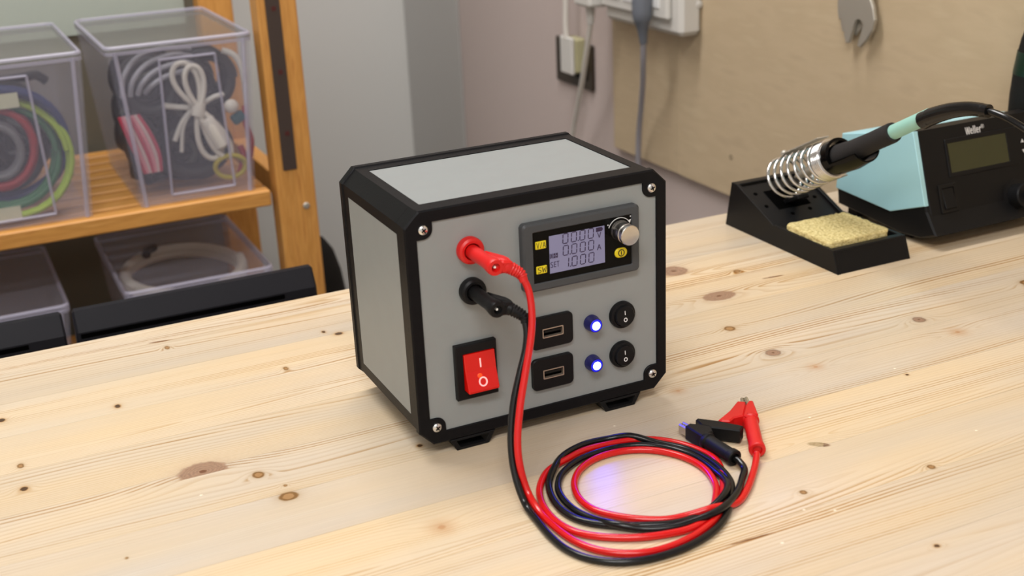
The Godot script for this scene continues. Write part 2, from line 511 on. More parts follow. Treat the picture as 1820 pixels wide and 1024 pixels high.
# ================================================================== scene
func _ready() -> void:
	# camera
	var cam := Camera3D.new()
	cam.name = "camera"
	add_child(cam)
	cam.near = 0.02
	cam.far = 30.0
	var cx := Vector3(0.90176746, -0.04385846, 0.42999057)
	var cy := Vector3(0.19020352, 0.93360069, -0.30366492)
	var cz := Vector3(-0.38812121, 0.35562086, 0.85023275)
	cam.transform = Transform3D(Basis(cx, cy, cz), Vector3(-0.2284, 0.3666, 0.6426))
	var ph := CameraAttributesPhysical.new()
	ph.frustum_focal_length = 53.05
	ph.exposure_aperture = 11.5
	ph.frustum_focus_distance = 0.84
	cam.attributes = ph
	cam.fov = 25.49
	# air and exposure
	var env := Environment.new()
	env.background_mode = Environment.BG_COLOR
	env.background_color = Color(0.02, 0.02, 0.02)
	env.tonemap_mode = Environment.TONE_MAPPER_LINEAR
	env.tonemap_exposure = 0.73
	env.sdfgi_enabled = true
	env.ssao_enabled = true
	env.ssil_enabled = true
	var we := WorldEnvironment.new()
	we.name = "environment"
	we.environment = env
	add_child(we)
	make_materials()
	# ceiling lights
	ceiling_light(Vector3(-0.70, 1.655, 1.20), Vector2(1.2, 0.3), 4.6, "long ceiling light panel over the front of the bench")
	ceiling_light(Vector3(-0.10, 1.655, -0.62), Vector2(1.2, 0.3), 3.4, "long ceiling light panel between bench and shelf")
	room()
	bench()
	power_supply()
	test_leads()
	soldering()
	wall_things()
	shelf()
	behind_bench()

func ceiling_light(at: Vector3, size: Vector2, e: float, label: String) -> void:
	var t := thing("ceiling_light", label, "lamp", at)
	part(t, "housing", mb().box(at + Vector3(0, -0.012, 0), Vector3(size.x + 0.04, 0.03, size.y + 0.04), 0.004), M.white)
	part(t, "light_diffuser", mb().box(at + Vector3(0, -0.029, 0), Vector3(size.x, 0.004, size.y), 0.001), glowing(Color(1.0, 0.98, 0.96), 2.0, Color(0.8, 0.8, 0.8)))
	var l := AreaLight3D.new()
	l.name = "panel_light"
	t.add_child(l)
	l.area_size = size
	l.light_color = Color(1.0, 0.992, 0.985)
	l.light_energy = e
	l.area_range = 8.0
	l.shadow_enabled = true
	l.rotation_degrees = Vector3(-90, 0, 0)
	l.position = Vector3(0, -0.035, 0)

func room() -> void:
	struct_part("floor", mb().box(Vector3(-0.6, -0.79, 0.0), Vector3(2.8, 0.1, 4.1)), M.floor, "grey floor under the bench and the shelf", "floor")
	struct_part("ceiling", mb().box(Vector3(-0.6, 1.71, 0.0), Vector3(2.8, 0.1, 4.1)), M.ceiling, "white ceiling above the bench", "ceiling")
	struct_part("wall_right", mb().box(Vector3(0.77, 0.46, 0.0), Vector3(0.1, 2.4, 4.1)), M.wall, "pinkish grey wall behind the board and the sockets", "wall")
	struct_part("wall_back", mb().box(Vector3(-0.54, 0.46, -1.955), Vector3(2.52, 2.4, 0.1)), M.wall_back, "pale grey wall behind the wooden shelf", "wall")
	struct_part("wall_left", mb().box(Vector3(-1.85, 0.46, 0.0), Vector3(0.1, 2.4, 4.1)), M.wall_back, "pale wall left of the bench, out of the frame", "wall")
	struct_part("wall_front", mb().box(Vector3(-0.54, 0.46, 1.98), Vector3(2.52, 2.4, 0.1)), M.wall_back, "pale wall behind the photographer", "wall")
	# smooth pale panel that lines the corner
	struct_part("trim_1", mb().box(Vector3(0.7175, 0.46, -1.760), Vector3(0.005, 2.38, 0.288), 0.001), M.grey_panel, "smooth grey panel lining the wall at the room corner", "wall panel")

func bench() -> void:
	var t := thing("workbench", "pale pine workbench top of glued boards with small dark knots", "workbench", Vector3(-0.1, 0, 0.05))
	var m := mat(Color(1, 1, 1), 0.32, 0.0, 0.45)
	tri_tex(m, wood_texture(), Vector3(1.0 / TEX_LX, 1.0 / TEX_LX, 1.0 / TEX_LZ))
	m.uv1_offset = Vector3(-TEX_X0 / TEX_LX, 0, -TEX_Z0 / TEX_LZ)
	m.uv1_triplanar_sharpness = 8.0
	var z := TEX_Z0
	var k := 0
	while z < 0.44:
		var z1 := TEX_Z0 - 0.0205 + PLANK * (k + 1)
		part(t, "plank", mb().box(Vector3(-0.1, -0.014, (z + z1) / 2), Vector3(1.6, 0.028, z1 - z - 0.00004), 0.00012 if k > 0 else 0.0012), m)
		z = z1
		k += 1
	for lx in [-0.85, 0.62]:
		for lz in [-0.24, 0.38]:
			part(t, "leg", mb().box(Vector3(lx, -0.384, lz), Vector3(0.06, 0.712, 0.06), 0.003), M.pine)

# ------------------------------------------------------------------ power supply
func octa(d: float) -> PackedVector2Array:
	var w := 0.1723
	var y0 := 0.008
	var y1 := 0.155
	var c := 0.009
	var o := pv([c, y0, w - c, y0, w, y0 + c, w, y1 - c, w - c, y1, c, y1, 0, y1 - c, 0, y0 + c])
	return MB.inset(o, d) if d > 0 else o
func inner_frame() -> PackedVector2Array:
	# opening of the front frame, with a round lug in each corner for the screw
	var x0 := 0.0074
	var x1 := 0.1650
	var y0 := 0.0156
	var y1 := 0.1475
	var p := PackedVector2Array()
	var r := 0.0060
	for k in 4:
		var sx: float = [1, -1, -1, 1][k]
		var sy: float = [1, 1, -1, -1][k]
		var c := Vector2(0.1614 if sx > 0 else 0.0113, 0.1437 if sy > 0 else 0.0192)
		var ex := x1 if sx > 0 else x0
		var ey := y1 if sy > 0 else y0
		var pts: Array[Vector2] = [Vector2(ex, c.y - sy * r)]
		for i in 9:
			var t := PI / 2 * i / 8.0
			pts.append(c + Vector2(-sin(t) * sx, -cos(t) * sy) * r)
		pts.append(Vector2(c.x - sx * r, ey))
		if sx * sy < 0: pts.reverse()
		for q in pts: p.append(q)
	return p
func power_supply() -> void:
	var t := thing("power_supply", "grey metal and black plastic bench power supply box with a small display", "power supply", Vector3(0.086, 0, -0.057))
	var C := Vector2(0.086, 0.0815)
	var ff := part(t, "front_frame", mb().ring(octa(0.0), inner_frame(), C, -0.0052, 0.0, 0.0009, 0.0004).ring(octa(0.0009), rr(0.08615, 0.0815, 0.146, 0.12, 0.002), C, -0.0153, -0.0052), M.black_print)
	part(t, "rear_frame", mb().ring(octa(0.0), rr(0.08615, 0.0815, 0.152, 0.126, 0.002), C, -0.1152, -0.1102, 0.0009).ring(octa(0.0009), rr(0.08615, 0.0815, 0.146, 0.12, 0.002), C, -0.1102, -0.1022), M.black_print)
	for sx in [0, 1]:
		for sy in [0, 1]:
			var q := pv([0.0009, 0.1390, 0.0030, 0.1390, 0.0030, 0.1440, 0.0110, 0.1520, 0.0158, 0.1520, 0.0158, 0.1541, 0.0093, 0.1541, 0.0009, 0.1457])
			var w := PackedVector2Array()
			for v in q: w.append(Vector2(0.1723 - v.x if sx else v.x, 0.163 - v.y if sy else v.y))
			if sx != sy: w.reverse()
			w.reverse()
			part(t, "corner_rail", mb().prism(w, -0.1022, -0.0153), M.black_print)
	part(t, "top_panel", mb().box(Vector3(0.08615, 0.1528, -0.05875), Vector3(0.1407, 0.0016, 0.0871), 0.0002), M.sheet)
	part(t, "side_panel", mb().box(Vector3(0.0018, 0.0815, -0.05875), Vector3(0.0016, 0.1150, 0.0871), 0.0002), M.sheet)
	part(t, "side_panel", mb().box(Vector3(0.1705, 0.0815, -0.05875), Vector3(0.0016, 0.1150, 0.0871), 0.0002), M.sheet)
	part(t, "bottom_panel", mb().box(Vector3(0.08615, 0.0100, -0.05875), Vector3(0.1407, 0.0016, 0.0871), 0.0002), M.sheet)
	part(t, "rear_panel", mb().box(Vector3(0.08615, 0.0815, -0.1120), Vector3(0.1515, 0.1255, 0.0016), 0.0002), M.sheet)
	part(t, "front_panel", mb().box(Vector3(0.08615, 0.08155, -0.0022), Vector3(0.1580, 0.1322, 0.0020), 0.0001), M.sheet)
	for c in [Vector2(0.0113, 0.1437), Vector2(0.1614, 0.1437), Vector2(0.1614, 0.0192), Vector2(0.0113, 0.0192)]:
		var s := part(t, "screw", mb(toz(Vector3(c.x, c.y, 0))).lathe(pv([0.0031, -0.0015, 0.0031, 0.0004, 0.0027, 0.0011, 0.0018, 0.0016, 0, 0.0018]), 28), M.chrome)
		var rot := Basis(Vector3(0, 0, 1), 0.5 + c.x * 9.0)
		var xm := mb(Transform3D(rot, Vector3(c.x, c.y, 0.00165)))
		xm.box(Vector3(), Vector3(0.0031, 0.0008, 0.0005)).box(Vector3(), Vector3(0.0008, 0.0031, 0.0005))
		part(s, "cross_recess", xm, M.black_dull)
	# hollow feet under the front and rear frames
	for fx in [0.0343, 0.1377]:
		for fz in [0.0, -0.0952]:
			var o := pv([fx - 0.0106, 0.0, fx + 0.0106, 0.0, fx + 0.0151, 0.0079, fx - 0.0151, 0.0079])
			var n := pv([fx - 0.0084, 0.0018, fx + 0.0084, 0.0018, fx + 0.0109, 0.0066, fx - 0.0109, 0.0066])
			part(t, "foot", mb().ring(o, n, Vector2(fx, 0.004), fz - 0.0200, fz - 0.0002, 0.0004), M.black)
	# sockets
	for k in 2:
		var c := Vector3(0.0392, [0.1267, 0.1015][k], -0.0012)
		part(t, "socket", mb(toz(c)).lathe(pv([0.0080, 0, 0.0082, 0.0030, 0.0078, 0.0046, 0.0066, 0.0056, 0.0052, 0.0056, 0.0048, 0.0050, 0.0046, 0.001, 0, 0.001]), 44), M.red_plug if k == 0 else M.black)
	# big lit rocker switch
	var sw := part(t, "power_switch", mb().ring(rr(0.0385, 0.0514, 0.0269, 0.0354, 0.0004, 2), rr(0.0402, 0.0512, 0.0210, 0.0246, 0.0003, 2), Vector2(0.0400, 0.0512), -0.0012, 0.0026, 0.0007, 0.0), M.black)
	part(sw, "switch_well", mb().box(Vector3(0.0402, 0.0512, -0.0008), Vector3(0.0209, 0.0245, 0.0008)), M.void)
	var side := pv([-0.0118, -0.0005, 0.0118, -0.0005, 0.0118, 0.0030, 0.0098, 0.0032, 0.0010, 0.0044, -0.0105, 0.0082, -0.0118, 0.0078])
	# profile (y, z) drawn out along x
	var rock := mb(Transform3D(Basis(Vector3(0, 1, 0), Vector3(0, 0, 1), Vector3(1, 0, 0)), Vector3(0.0402, 0.0512, 0)))
	rock.prism(side, -0.0100, 0.0100, 0.0004, 0.0004)
	var red_lit := mat(Color(0.75, 0.05, 0.02), 0.25)
	red_lit.emission_enabled = true
	red_lit.emission = Color(1.0, 0.05, 0.01)
	red_lit.emission_energy_multiplier = 0.16
	part(sw, "lit_rocker", rock, red_lit)
	var mk := glowing(Color(1.0, 0.62, 0.62), 0.35, Color(0.95, 0.8, 0.8))
	var up := (Vector3(0, 0.0098, 0.0032) - Vector3(0, 0.0010, 0.0044)).normalized()
	var nb := Basis(Vector3.RIGHT, up, Vector3.RIGHT.cross(up))
	part(sw, "on_mark", mb(Transform3D(nb, Vector3(0.0402, 0.0512 + 0.0054, 0.00385))).box(Vector3(), Vector3(0.0009, 0.0056, 0.0003)), mk)
	up = (Vector3(0, 0.0010, 0.0044) - Vector3(0, -0.0105, 0.0082)).normalized()
	nb = Basis(Vector3.RIGHT, up, Vector3.RIGHT.cross(up))
	part(sw, "off_mark", mb(Transform3D(nb, Vector3(0.0402, 0.0512 - 0.0058, 0.00675))).ring(ell(0, 0, 0.0028, 0.0030), ell(0, 0, 0.0019, 0.0021), Vector2(), -0.0001, 0.0002), mk)
	part(sw, "neon_lamp", mb(Transform3D(nb, Vector3(0.0388, 0.0512 - 0.0021, 0.00538))).ball(Vector3(), Vector3(0.0016, 0.0014, 0.0003), 14, 8), glowing(Color(1.0, 0.32, 0.06), 1.0, Color(0.8, 0.2, 0.05)))
	# display module
	var dm := part(t, "display_module", mb().ring(rr(0.1110, 0.1149, 0.0792, 0.0428, 0.0028), rr(0.1115, 0.1147, 0.0670, 0.0320, 0.0004, 2), Vector2(0.1113, 0.1148), -0.0012, 0.0042, 0.0012, 0.0005), M.bezel)
	part(dm, "face_plate", mb().box(Vector3(0.1115, 0.1147, 0.0010), Vector3(0.0669, 0.0319, 0.0044)), M.black_gloss)
	var scr := glowing(Color(0.58, 0.56, 0.72), 0.52, Color(0.36, 0.36, 0.42), 0.2)
	part(dm, "display_screen", mb().box(Vector3(0.1077, 0.11485, 0.00315), Vector3(0.0376, 0.0236, 0.0003), 0.0001), scr)
	var z := 0.0034
	var rows := [["0000", 0.12340, 2], ["0000", 0.11590, 1], ["1000", 0.10810, 1]]
	for row in rows:
		for k in 4:
			var cxx: float = 0.0998 + 0.00575 * k
			part(dm, "digit", seven(row[0][k], cxx, row[1], z), M.lcd_ink)
		part(dm, "decimal_point", mb().box(Vector3(0.0998 + 0.00575 * row[2] - 0.0029, row[1] - 0.0028, z), Vector3(0.0006, 0.0006, 0.0002)), M.lcd_ink)
	text(dm, "unit_mark", "V", Vector3(0.1227, 0.1214, z), Basis(), 0.0019, M.lcd_ink, "Droid Sans", 400)
	text(dm, "unit_mark", "A", Vector3(0.1225, 0.1137, z), Basis(), 0.0019, M.lcd_ink, "Droid Sans", 400)
	text(dm, "set_mark", "SET", Vector3(0.0923, 0.1084, z), Basis(), 0.0024, M.lcd_ink, "Droid Sans Mono", 400, 0.72)
	part(dm, "off_box", mb().box(Vector3(0.0917, 0.1140, z), Vector3(0.0052, 0.0030, 0.0002)), M.lcd_ink)
	text(dm, "off_mark", "OFF", Vector3(0.0917, 0.1140, z + 0.0001), Basis(), 0.0019, scr, "Droid Sans Mono", 400, 0.52)
	part(dm, "battery_mark", mb().box(Vector3(0.1226, 0.1249, z), Vector3(0.0040, 0.0026, 0.0002)).box(Vector3(0.1249, 0.1249, z), Vector3(0.0006, 0.0014, 0.0002)), M.lcd_ink)
	part(dm, "button", mb().box(Vector3(0.0831, 0.1224, 0.0036), Vector3(0.0070, 0.0048, 0.0010), 0.0003), M.yellow)
	text(dm, "button_mark", "V/A", Vector3(0.0831, 0.1224, 0.0041), Basis(), 0.0030, M.dark_ink, "Droid Sans Mono", 400, 0.72)
	part(dm, "button", mb().box(Vector3(0.0832, 0.1069, 0.0036), Vector3(0.0070, 0.0048, 0.0010), 0.0003), M.yellow)
	text(dm, "button_mark", "SW", Vector3(0.0832, 0.1069, 0.0041), Basis(), 0.0030, M.dark_ink, "Droid Sans Mono", 400, 1.05)
	part(dm, "round_button", mb().prism(rr(0.1374, 0.1074, 0.0086, 0.0062, 0.0030), 0.0030, 0.0042, 0.0005), M.yellow)
	part(dm, "button_mark", mb().ring(ell(0.1374, 0.1074, 0.0023, 0.0023), ell(0.1374, 0.1074, 0.0017, 0.0017), Vector2(0.1374, 0.1074), 0.0041, 0.0043).box(Vector3(0.1374, 0.1074, 0.0042), Vector3(0.0006, 0.0022, 0.0002)), M.dark_ink)
	# arc with an arrow round the knob
	var arc := PackedVector3Array()
	for i in 25:
		var w := deg_to_rad(160.0 - 122.0 * i / 24.0)
		arc.append(Vector3(0.1370 + 0.0080 * cos(w), 0.1217 + 0.0080 * sin(w), 0.0033))
	var am := mb().tube(arc, 0.00022, 6)
	am.prism(pv([0.1441, 0.1252, 0.1449, 0.1276, 0.1427, 0.1268]), 0.0032, 0.0034)
	am.prism(ell(0.1445, 0.1294, 0.0004, 0.0004, 10), 0.0032, 0.0034).prism(ell(0.1289, 0.1264, 0.0004, 0.0004, 10), 0.0032, 0.0034)
	part(dm, "turn_arrow", am, M.white)
	var kp := pv([0.0064, 0, 0.0064, 0.0014])
	for i in 11:
		kp.append(Vector2(0.0062 if i % 2 == 0 else 0.00605, 0.0018 + 0.0006 * i))
	kp.append_array(pv([0.0062, 0.0086, 0.0056, 0.0089, 0.0056, 0.0097, 0.0063, 0.0100, 0.0063, 0.0128, 0.0059, 0.0133, 0.0056, 0.0132, 0, 0.0131]))
	var kn: StandardMaterial3D = M.brushed.duplicate()
	kn.anisotropy_enabled = false
	part(dm, "knob", mb(toz(Vector3(0.1370, 0.1219, 0.0030))).lathe(kp, 48), kn)
	# charging ports
	for c in [Vector2(0.0903, 0.0648), Vector2(0.0898, 0.0375)]:
		var pl := part(t, "charging_port", mb().ring(rr(c.x, c.y, 0.0282, 0.0208, 0.0032), rr(c.x, c.y - 0.0002, 0.0142, 0.0060, 0.0004, 2), Vector2(c.x, c.y), -0.0012, 0.0014, 0.0005), M.black)
		part(pl, "metal_shell", mb().ring(rr(c.x, c.y - 0.0002, 0.0142, 0.0060, 0.0005, 2), rr(c.x, c.y - 0.0002, 0.0131, 0.0049, 0.0003, 2), Vector2(c.x, c.y - 0.0002), -0.0012, 0.0018), M.usb_metal)
		part(pl, "tongue", mb().box(Vector3(c.x, c.y + 0.0006, 0.0002), Vector3(0.0112, 0.0016, 0.0016)), M.black_dull)
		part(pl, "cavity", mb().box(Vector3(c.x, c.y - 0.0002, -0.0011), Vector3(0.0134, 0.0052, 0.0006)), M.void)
	# blue lamps
	for c in [Vector2(0.1181, 0.0638), Vector2(0.1180, 0.0369)]:
		var hold := glowing(Color(0.05, 0.04, 0.75), 0.07, Color(0.10, 0.10, 0.24), 0.25)
		var ho := part(t, "lamp_holder", mb(toz(Vector3(c.x, c.y, -0.0012))).lathe(pv([0.0052, 0, 0.0052, 0.0022, 0.0047, 0.0030, 0.0047, 0.0058, 0.0044, 0.0066, 0.0036, 0.0066]), 36), hold)
		part(ho, "glow_ring", mb(toz(Vector3(c.x, c.y, 0.0047))).lathe(pv([0.0043, 0.0004, 0.0039, 0.0010, 0.0026, 0.0010]), 36), glowing(Color(0.08, 0.10, 1.0), 1.1))
		part(ho, "light_lens", mb(toz(Vector3(c.x, c.y, 0.0048))).lathe(pv([0.0028, 0, 0.0027, 0.0012, 0.0020, 0.0019, 0.0011, 0.0023, 0, 0.0024]), 28), glowing(Color(0.45, 0.50, 1.0), 24.0, Color(0.8, 0.85, 1.0)))
		var om := SpotLight3D.new()
		om.name = "blue_light"
		ho.add_child(om, true)
		om.light_color = Color(0.16, 0.12, 1.0)
		om.light_energy = 0.005
		om.light_size = 0.003
		om.spot_angle = 55.0
		om.spot_angle_attenuation = 1.0
		om.spot_range = 4.0
		om.shadow_enabled = true
		om.position = Vector3(c.x, c.y, 0.0085) - base_of(ho)
		om.rotation_degrees = Vector3(0, 180, 0)
	# small round switches
	for c in [Vector2(0.1397, 0.0648), Vector2(0.1394, 0.0379)]:
		var rs := part(t, "round_switch", mb(toz(Vector3(c.x, c.y, -0.0012))).lathe(pv([0.0088, 0, 0.0088, 0.0022, 0.0084, 0.0030, 0.0069, 0.0034, 0.0068, 0.0020, 0, 0.0020]), 44), M.black)
		var tilt := Basis(Vector3.RIGHT, -0.10) * toz(Vector3()).basis
		part(rs, "rocker", mb(Transform3D(tilt, Vector3(c.x, c.y, 0.0004))).lathe(pv([0.0066, 0, 0.0066, 0.0034, 0.0062, 0.0040, 0, 0.0042]), 40), M.black)
		var tb := Basis(Vector3.RIGHT, -0.10)
		part(rs, "on_mark", mb(Transform3D(tb, Vector3(c.x, c.y, 0.0004))).box(Vector3(-0.0003, 0.0022, 0.00415), Vector3(0.0005, 0.0026, 0.0002)), M.white)
		part(rs, "off_mark", mb(Transform3D(tb, Vector3(c.x, c.y, 0.0004))).ring(ell(-0.0002, -0.0023, 0.0013, 0.0014, 24), ell(-0.0002, -0.0023, 0.0008, 0.0009, 24), Vector2(-0.0002, -0.0023), 0.0040, 0.00425), M.white)

func seven(ch: String, x: float, y: float, z: float) -> MB:
	var on := {"0": [1, 1, 1, 1, 1, 1, 0], "1": [0, 1, 1, 0, 0, 0, 0]}
	var s: Array = on[ch]
	var w := 0.0017
	var h := 0.0030
	var k := 0.00052
	var m := mb()
	var slant := 0.06
	var seg := [[Vector2(0, h), true], [Vector2(w, h / 2), false], [Vector2(w, -h / 2), false], [Vector2(0, -h), true], [Vector2(-w, -h / 2), false], [Vector2(-w, h / 2), false], [Vector2(0, 0), true]]
	for i in 7:
		if s[i] == 0: continue
		var c: Vector2 = seg[i][0]
		var half := Vector2(w - 0.0004, k / 2) if seg[i][1] else Vector2(k / 2, h / 2 - 0.0003)
		var q := PackedVector2Array()
		for e in [Vector2(-1, -1), Vector2(1, -1), Vector2(1, 1), Vector2(-1, 1)]:
			var v: Vector2 = c + half * e
			q.append(Vector2(x + v.x + v.y * slant, y + v.y))
		m.prism(q, z - 0.0001, z + 0.0001)
	return m

# ------------------------------------------------------------------ test leads
func V(x: int, y: int, z: int) -> Vector3: return Vector3(x, y, z) * 0.0001
func test_leads() -> void:
	var red := [V(546,1197,350),V(572,1107,393),V(556,978,457),V(513,843,510),V(450,694,563),V(382,532,622),V(330,367,680),V(312,233,732),V(325,88,792),V(333,21,938),V(339,21,1136),V(372,21,1297),V(443,21,1425),V(559,21,1517),V(695,21,1558),V(854,21,1551),V(1019,21,1502),V(1174,21,1412),V(1300,21,1263),V(1412,21,1097),V(1495,21,907),V(1463,21,713),V(1367,21,552),V(1233,21,458),V(1057,21,420),V(887,21,414),V(740,21,461),V(594,21,521),V(492,21,624),V(419,21,746),V(375,21,901),V(372,21,1069),V(417,21,1206),V(519,21,1313),V(663,21,1400),V(817,21,1449),V(973,21,1463),V(1121,21,1405),V(1233,21,1287),V(1335,21,1136),V(1381,21,947),V(1345,21,762),V(1237,21,616),V(1086,21,538),V(913,21,533),V(761,21,602),V(654,21,723),V(596,21,876),V(600,21,1022),V(667,21,1145),V(771,21,1248),V(892,21,1322),V(1020,31,1359),V(1154,55,1394),V(1321,22,1367),V(1463,21,1267),V(1615,21,1114),V(1700,44,1020),V(1712,50,1000)]
	var black := [V(531,959,400),V(528,885,440),V(501,792,471),V(438,673,514),V(370,535,564),V(315,374,626),V(288,242,690),V(280,130,766),V(289,37,843),V(283,21,987),V(274,21,1161),V(291,21,1324),V(358,21,1463),V(484,21,1566),V(652,21,1611),V(852,21,1604),V(1049,21,1544),V(1210,21,1434),V(1335,21,1288),V(1427,24,1148),V(1456,29,935),V(1423,21,714),V(1311,21,549),V(1196,43,429),V(1079,21,357),V(918,21,346),V(747,21,408),V(611,38,549),V(523,21,659),V(465,21,813),V(451,21,969),V(491,21,1105),V(599,21,1224),V(768,21,1319),V(939,21,1382),V(1105,25,1371),V(1257,57,1323),V(1369,50,1204),V(1416,25,1007),V(1409,21,799),V(1330,21,635),V(1200,21,523),V(1021,21,474),V(822,21,496),V(663,21,579),V(567,21,689),V(517,21,820),V(511,21,981),V(557,22,1128),V(622,41,1266),V(735,21,1343),V(858,21,1400),V(985,34,1427),V(1162,58,1432),V(1354,41,1313),V(1500,21,1160),V(1565,30,1090),V(1576,46,1020),V(1572,50,990)]
	test_lead(red, Vector3(0.0392, 0.1267, 0), M.red_plug, M.red_vinyl, "red", "glossy red test lead coiled on the bench, plugged into the upper red socket")
	test_lead(black, Vector3(0.0392, 0.1015, 0), M.black_plug, M.black_vinyl, "black", "glossy black test lead coiled on the bench, plugged into the lower black socket")

func test_lead(raw: Array, so: Vector3, pm: Material, cm: Material, col: String, label: String) -> void:
	var t := thing("test_lead", label, "test lead", Vector3(0.08, 0, 0.1), "test leads")
	var pts := PackedVector3Array()
	for v in raw: pts.append(v)
	# plug
	var tip := so + Vector3(0, 0, 0.036)
	var boot0 := so + Vector3(0.0074, -0.0012, 0.0322)
	var boot1 := pts[0]
	var m := mb(toz(so + Vector3(0, 0, 0.0036)))
	m.lathe(pv([0, 0, 0.0042, 0, 0.0042, 0.010, 0.0040, 0.0200, 0.0044, 0.0250, 0.0049, 0.0290, 0.0049, 0.0315, 0.0045, 0.0326, 0.0026, 0.0327, 0.0024, 0.0322, 0.0023, 0.0250, 0, 0.0250]), 36)
	m.xf = Transform3D()
	var a := so + Vector3(0, 0, 0.0205)
	var b := so + Vector3(0, 0, 0.0315)
	m.tube(smooth_path(PackedVector3Array([so + Vector3(0.0006, 0.0003, 0.0190), so + Vector3(0.0040, -0.0010, 0.0262), boot0 + Vector3(-0.0005, 0.0002, -0.0004), boot0 + (boot1 - boot0) * 0.3]), 5), [0.0030, 0.0034, 0.0038, 0.0040, 0.0041, 0.0042, 0.0042, 0.0042, 0.0042, 0.0042, 0.0041, 0.0040, 0.0039, 0.0038, 0.0037, 0.0036], 18)
	m.tube(PackedVector3Array([so + Vector3(0.0010, 0, 0.0300), so + Vector3(0.0045, -0.002, 0.0312), boot0]), [0.0042, 0.0040, 0.0037], 16)
	var d2 := Vector3(boot0.x - so.x, boot0.y - so.y, 0).normalized()
	m.xf = Transform3D(Basis(d2, Vector3(0, 0, 1), d2.cross(Vector3(0, 0, 1))), so)
	m.prism(orient(pv([0.0026, 0.0125, 0.0045, 0.0150, 0.0108, 0.0248, 0.0116, 0.0300, 0.0104, 0.0356, 0.0046, 0.0360, 0.0032, 0.0345])), -0.0037, 0.0037, 0.0012, 0.0012)
	m.xf = Transform3D()
	var pl := part(t, "plug", m, pm)
	part(pl, "contact_pin", mb(toz(so + Vector3(0, 0, 0.0284))).lathe(pv([0.0008, 0, 0.0008, 0.0060, 0.0006, 0.0066, 0, 0.0067]), 14), mat(Color(0.97, 0.97, 0.95), 0.5))
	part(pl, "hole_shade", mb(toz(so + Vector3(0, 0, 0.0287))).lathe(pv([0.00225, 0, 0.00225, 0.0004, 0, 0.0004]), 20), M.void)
	# ribbed sleeve
	var d := (boot1 - boot0).normalized()
	var len := boot0.distance_to(boot1)
	var bend := PackedVector3Array([boot0 - d * 0.001, boot0.lerp(boot1, 0.5) + Vector3(0, 0.0004, 0), boot1, pts[1].lerp(boot1, 0.55)])
	var sp := smooth_path(bend, 14)
	var rad := []
	for i in sp.size():
		var f := float(i) / (sp.size() - 1)
		rad.append(lerpf(0.0038, 0.0026, f) + (0.00035 if i % 4 < 2 and f > 0.2 and f < 0.85 else -0.0002))
	part(t, "sleeve", mb().tube(sp, rad, 16), pm)
	# cable
	part(t, "cable", mb().tube(smooth_path(pts, 5), 0.0021, 12), cm)
	# crocodile clip, lying on its side: plan outlines (x, -z) raised in y
	var up := Transform3D(Basis(Vector3(1, 0, 0), Vector3(0, 0, -1), Vector3(0, 1, 0)), Vector3())
	var A: Vector3; var B: Vector3
	if col == "red":
		A = Vector3(0.1925, 0.0056, 0.0640); B = Vector3(0.1738, 0.0052, 0.0975)
	else:
		A = Vector3(0.1545, 0.0056, 0.0735); B = Vector3(0.1570, 0.0052, 0.0992)
	var dir := (B - A).normalized()
	var L := A.distance_to(B)
	var br := mb(along(A, dir))
	br.lathe(pv([0, -0.001, 0.0050, -0.001, 0.0054, 0.0004, 0.0054, 0.0018, 0.0045, 0.0026, 0.0044, L - 0.0045, 0.0050, L - 0.0038, 0.0050, L - 0.0006, 0.0044, L, 0.0030, L, 0.0026, L - 0.002, 0, L - 0.002]), 28)
	var cl := part(t, "clip_barrel", br, pm)
	var tipp := Vector3(0.2030, 0.0052, 0.0432) if col == "red" else Vector3(0.1520, 0.0052, 0.0535)
	var fw := (tipp - A).normalized()
	var side := fw.cross(Vector3.UP).normalized()
	if col == "red": side = -side
	# jaw half that carries the barrel, and the lever half
	var n0 := A + side * 0.0
	var j := mb(up)
	var q1: PackedVector2Array
	var q2: PackedVector2Array
	if col == "red":
		q1 = pv([0.1965, -0.0665, 0.2045, -0.0500, 0.2024, -0.0484, 0.1975, -0.0520, 0.1880, -0.0630, 0.1885, -0.0670])
		q2 = pv([0.1880, -0.0632, 0.1975, -0.0522, 0.2000, -0.0480, 0.1962, -0.0448, 0.1850, -0.0530, 0.1716, -0.0602, 0.1725, -0.0625, 0.1765, -0.0652, 0.1815, -0.0626])
	else:
		q1 = pv([0.1508, -0.0740, 0.1497, -0.0575, 0.1535, -0.0560, 0.1585, -0.0605, 0.1625, -0.0660, 0.1600, -0.0720])
		q2 = pv([0.1590, -0.0606, 0.1600, -0.0530, 0.1618, -0.0520, 0.1700, -0.0605, 0.1800, -0.0745, 0.1745, -0.0788, 0.1660, -0.0700, 0.1625, -0.0665])
	j.prism(orient(q1), 0.0006, 0.0102, 0.0008, 0.0006)
	part(cl, "jaw", j, pm)
	part(cl, "lever", mb(up).prism(orient(q2), 0.0010, 0.0098, 0.0008, 0.0006), pm)
	# metal jaw tips
	var mt := mb(along(tipp - fw * 0.0065, fw))
	mt.box(Vector3(0.0014, 0.0052, 0), Vector3(0.0022, 0.0104, 0.0072), 0.0008).box(Vector3(-0.0014, 0.0052, 0), Vector3(0.0020, 0.0104, 0.0064), 0.0008)
	for i in 4: mt.box(Vector3(0, 0.004 + 0.0017 * i, 0), Vector3(0.0014, 0.0007, 0.0060))
	part(cl, "metal_tip", mt, mat(Color(0.80, 0.77, 0.70), 0.3, 0.9))
func orient(p: PackedVector2Array) -> PackedVector2Array:
	if Geometry2D.is_polygon_clockwise(p): p.reverse()
	return p

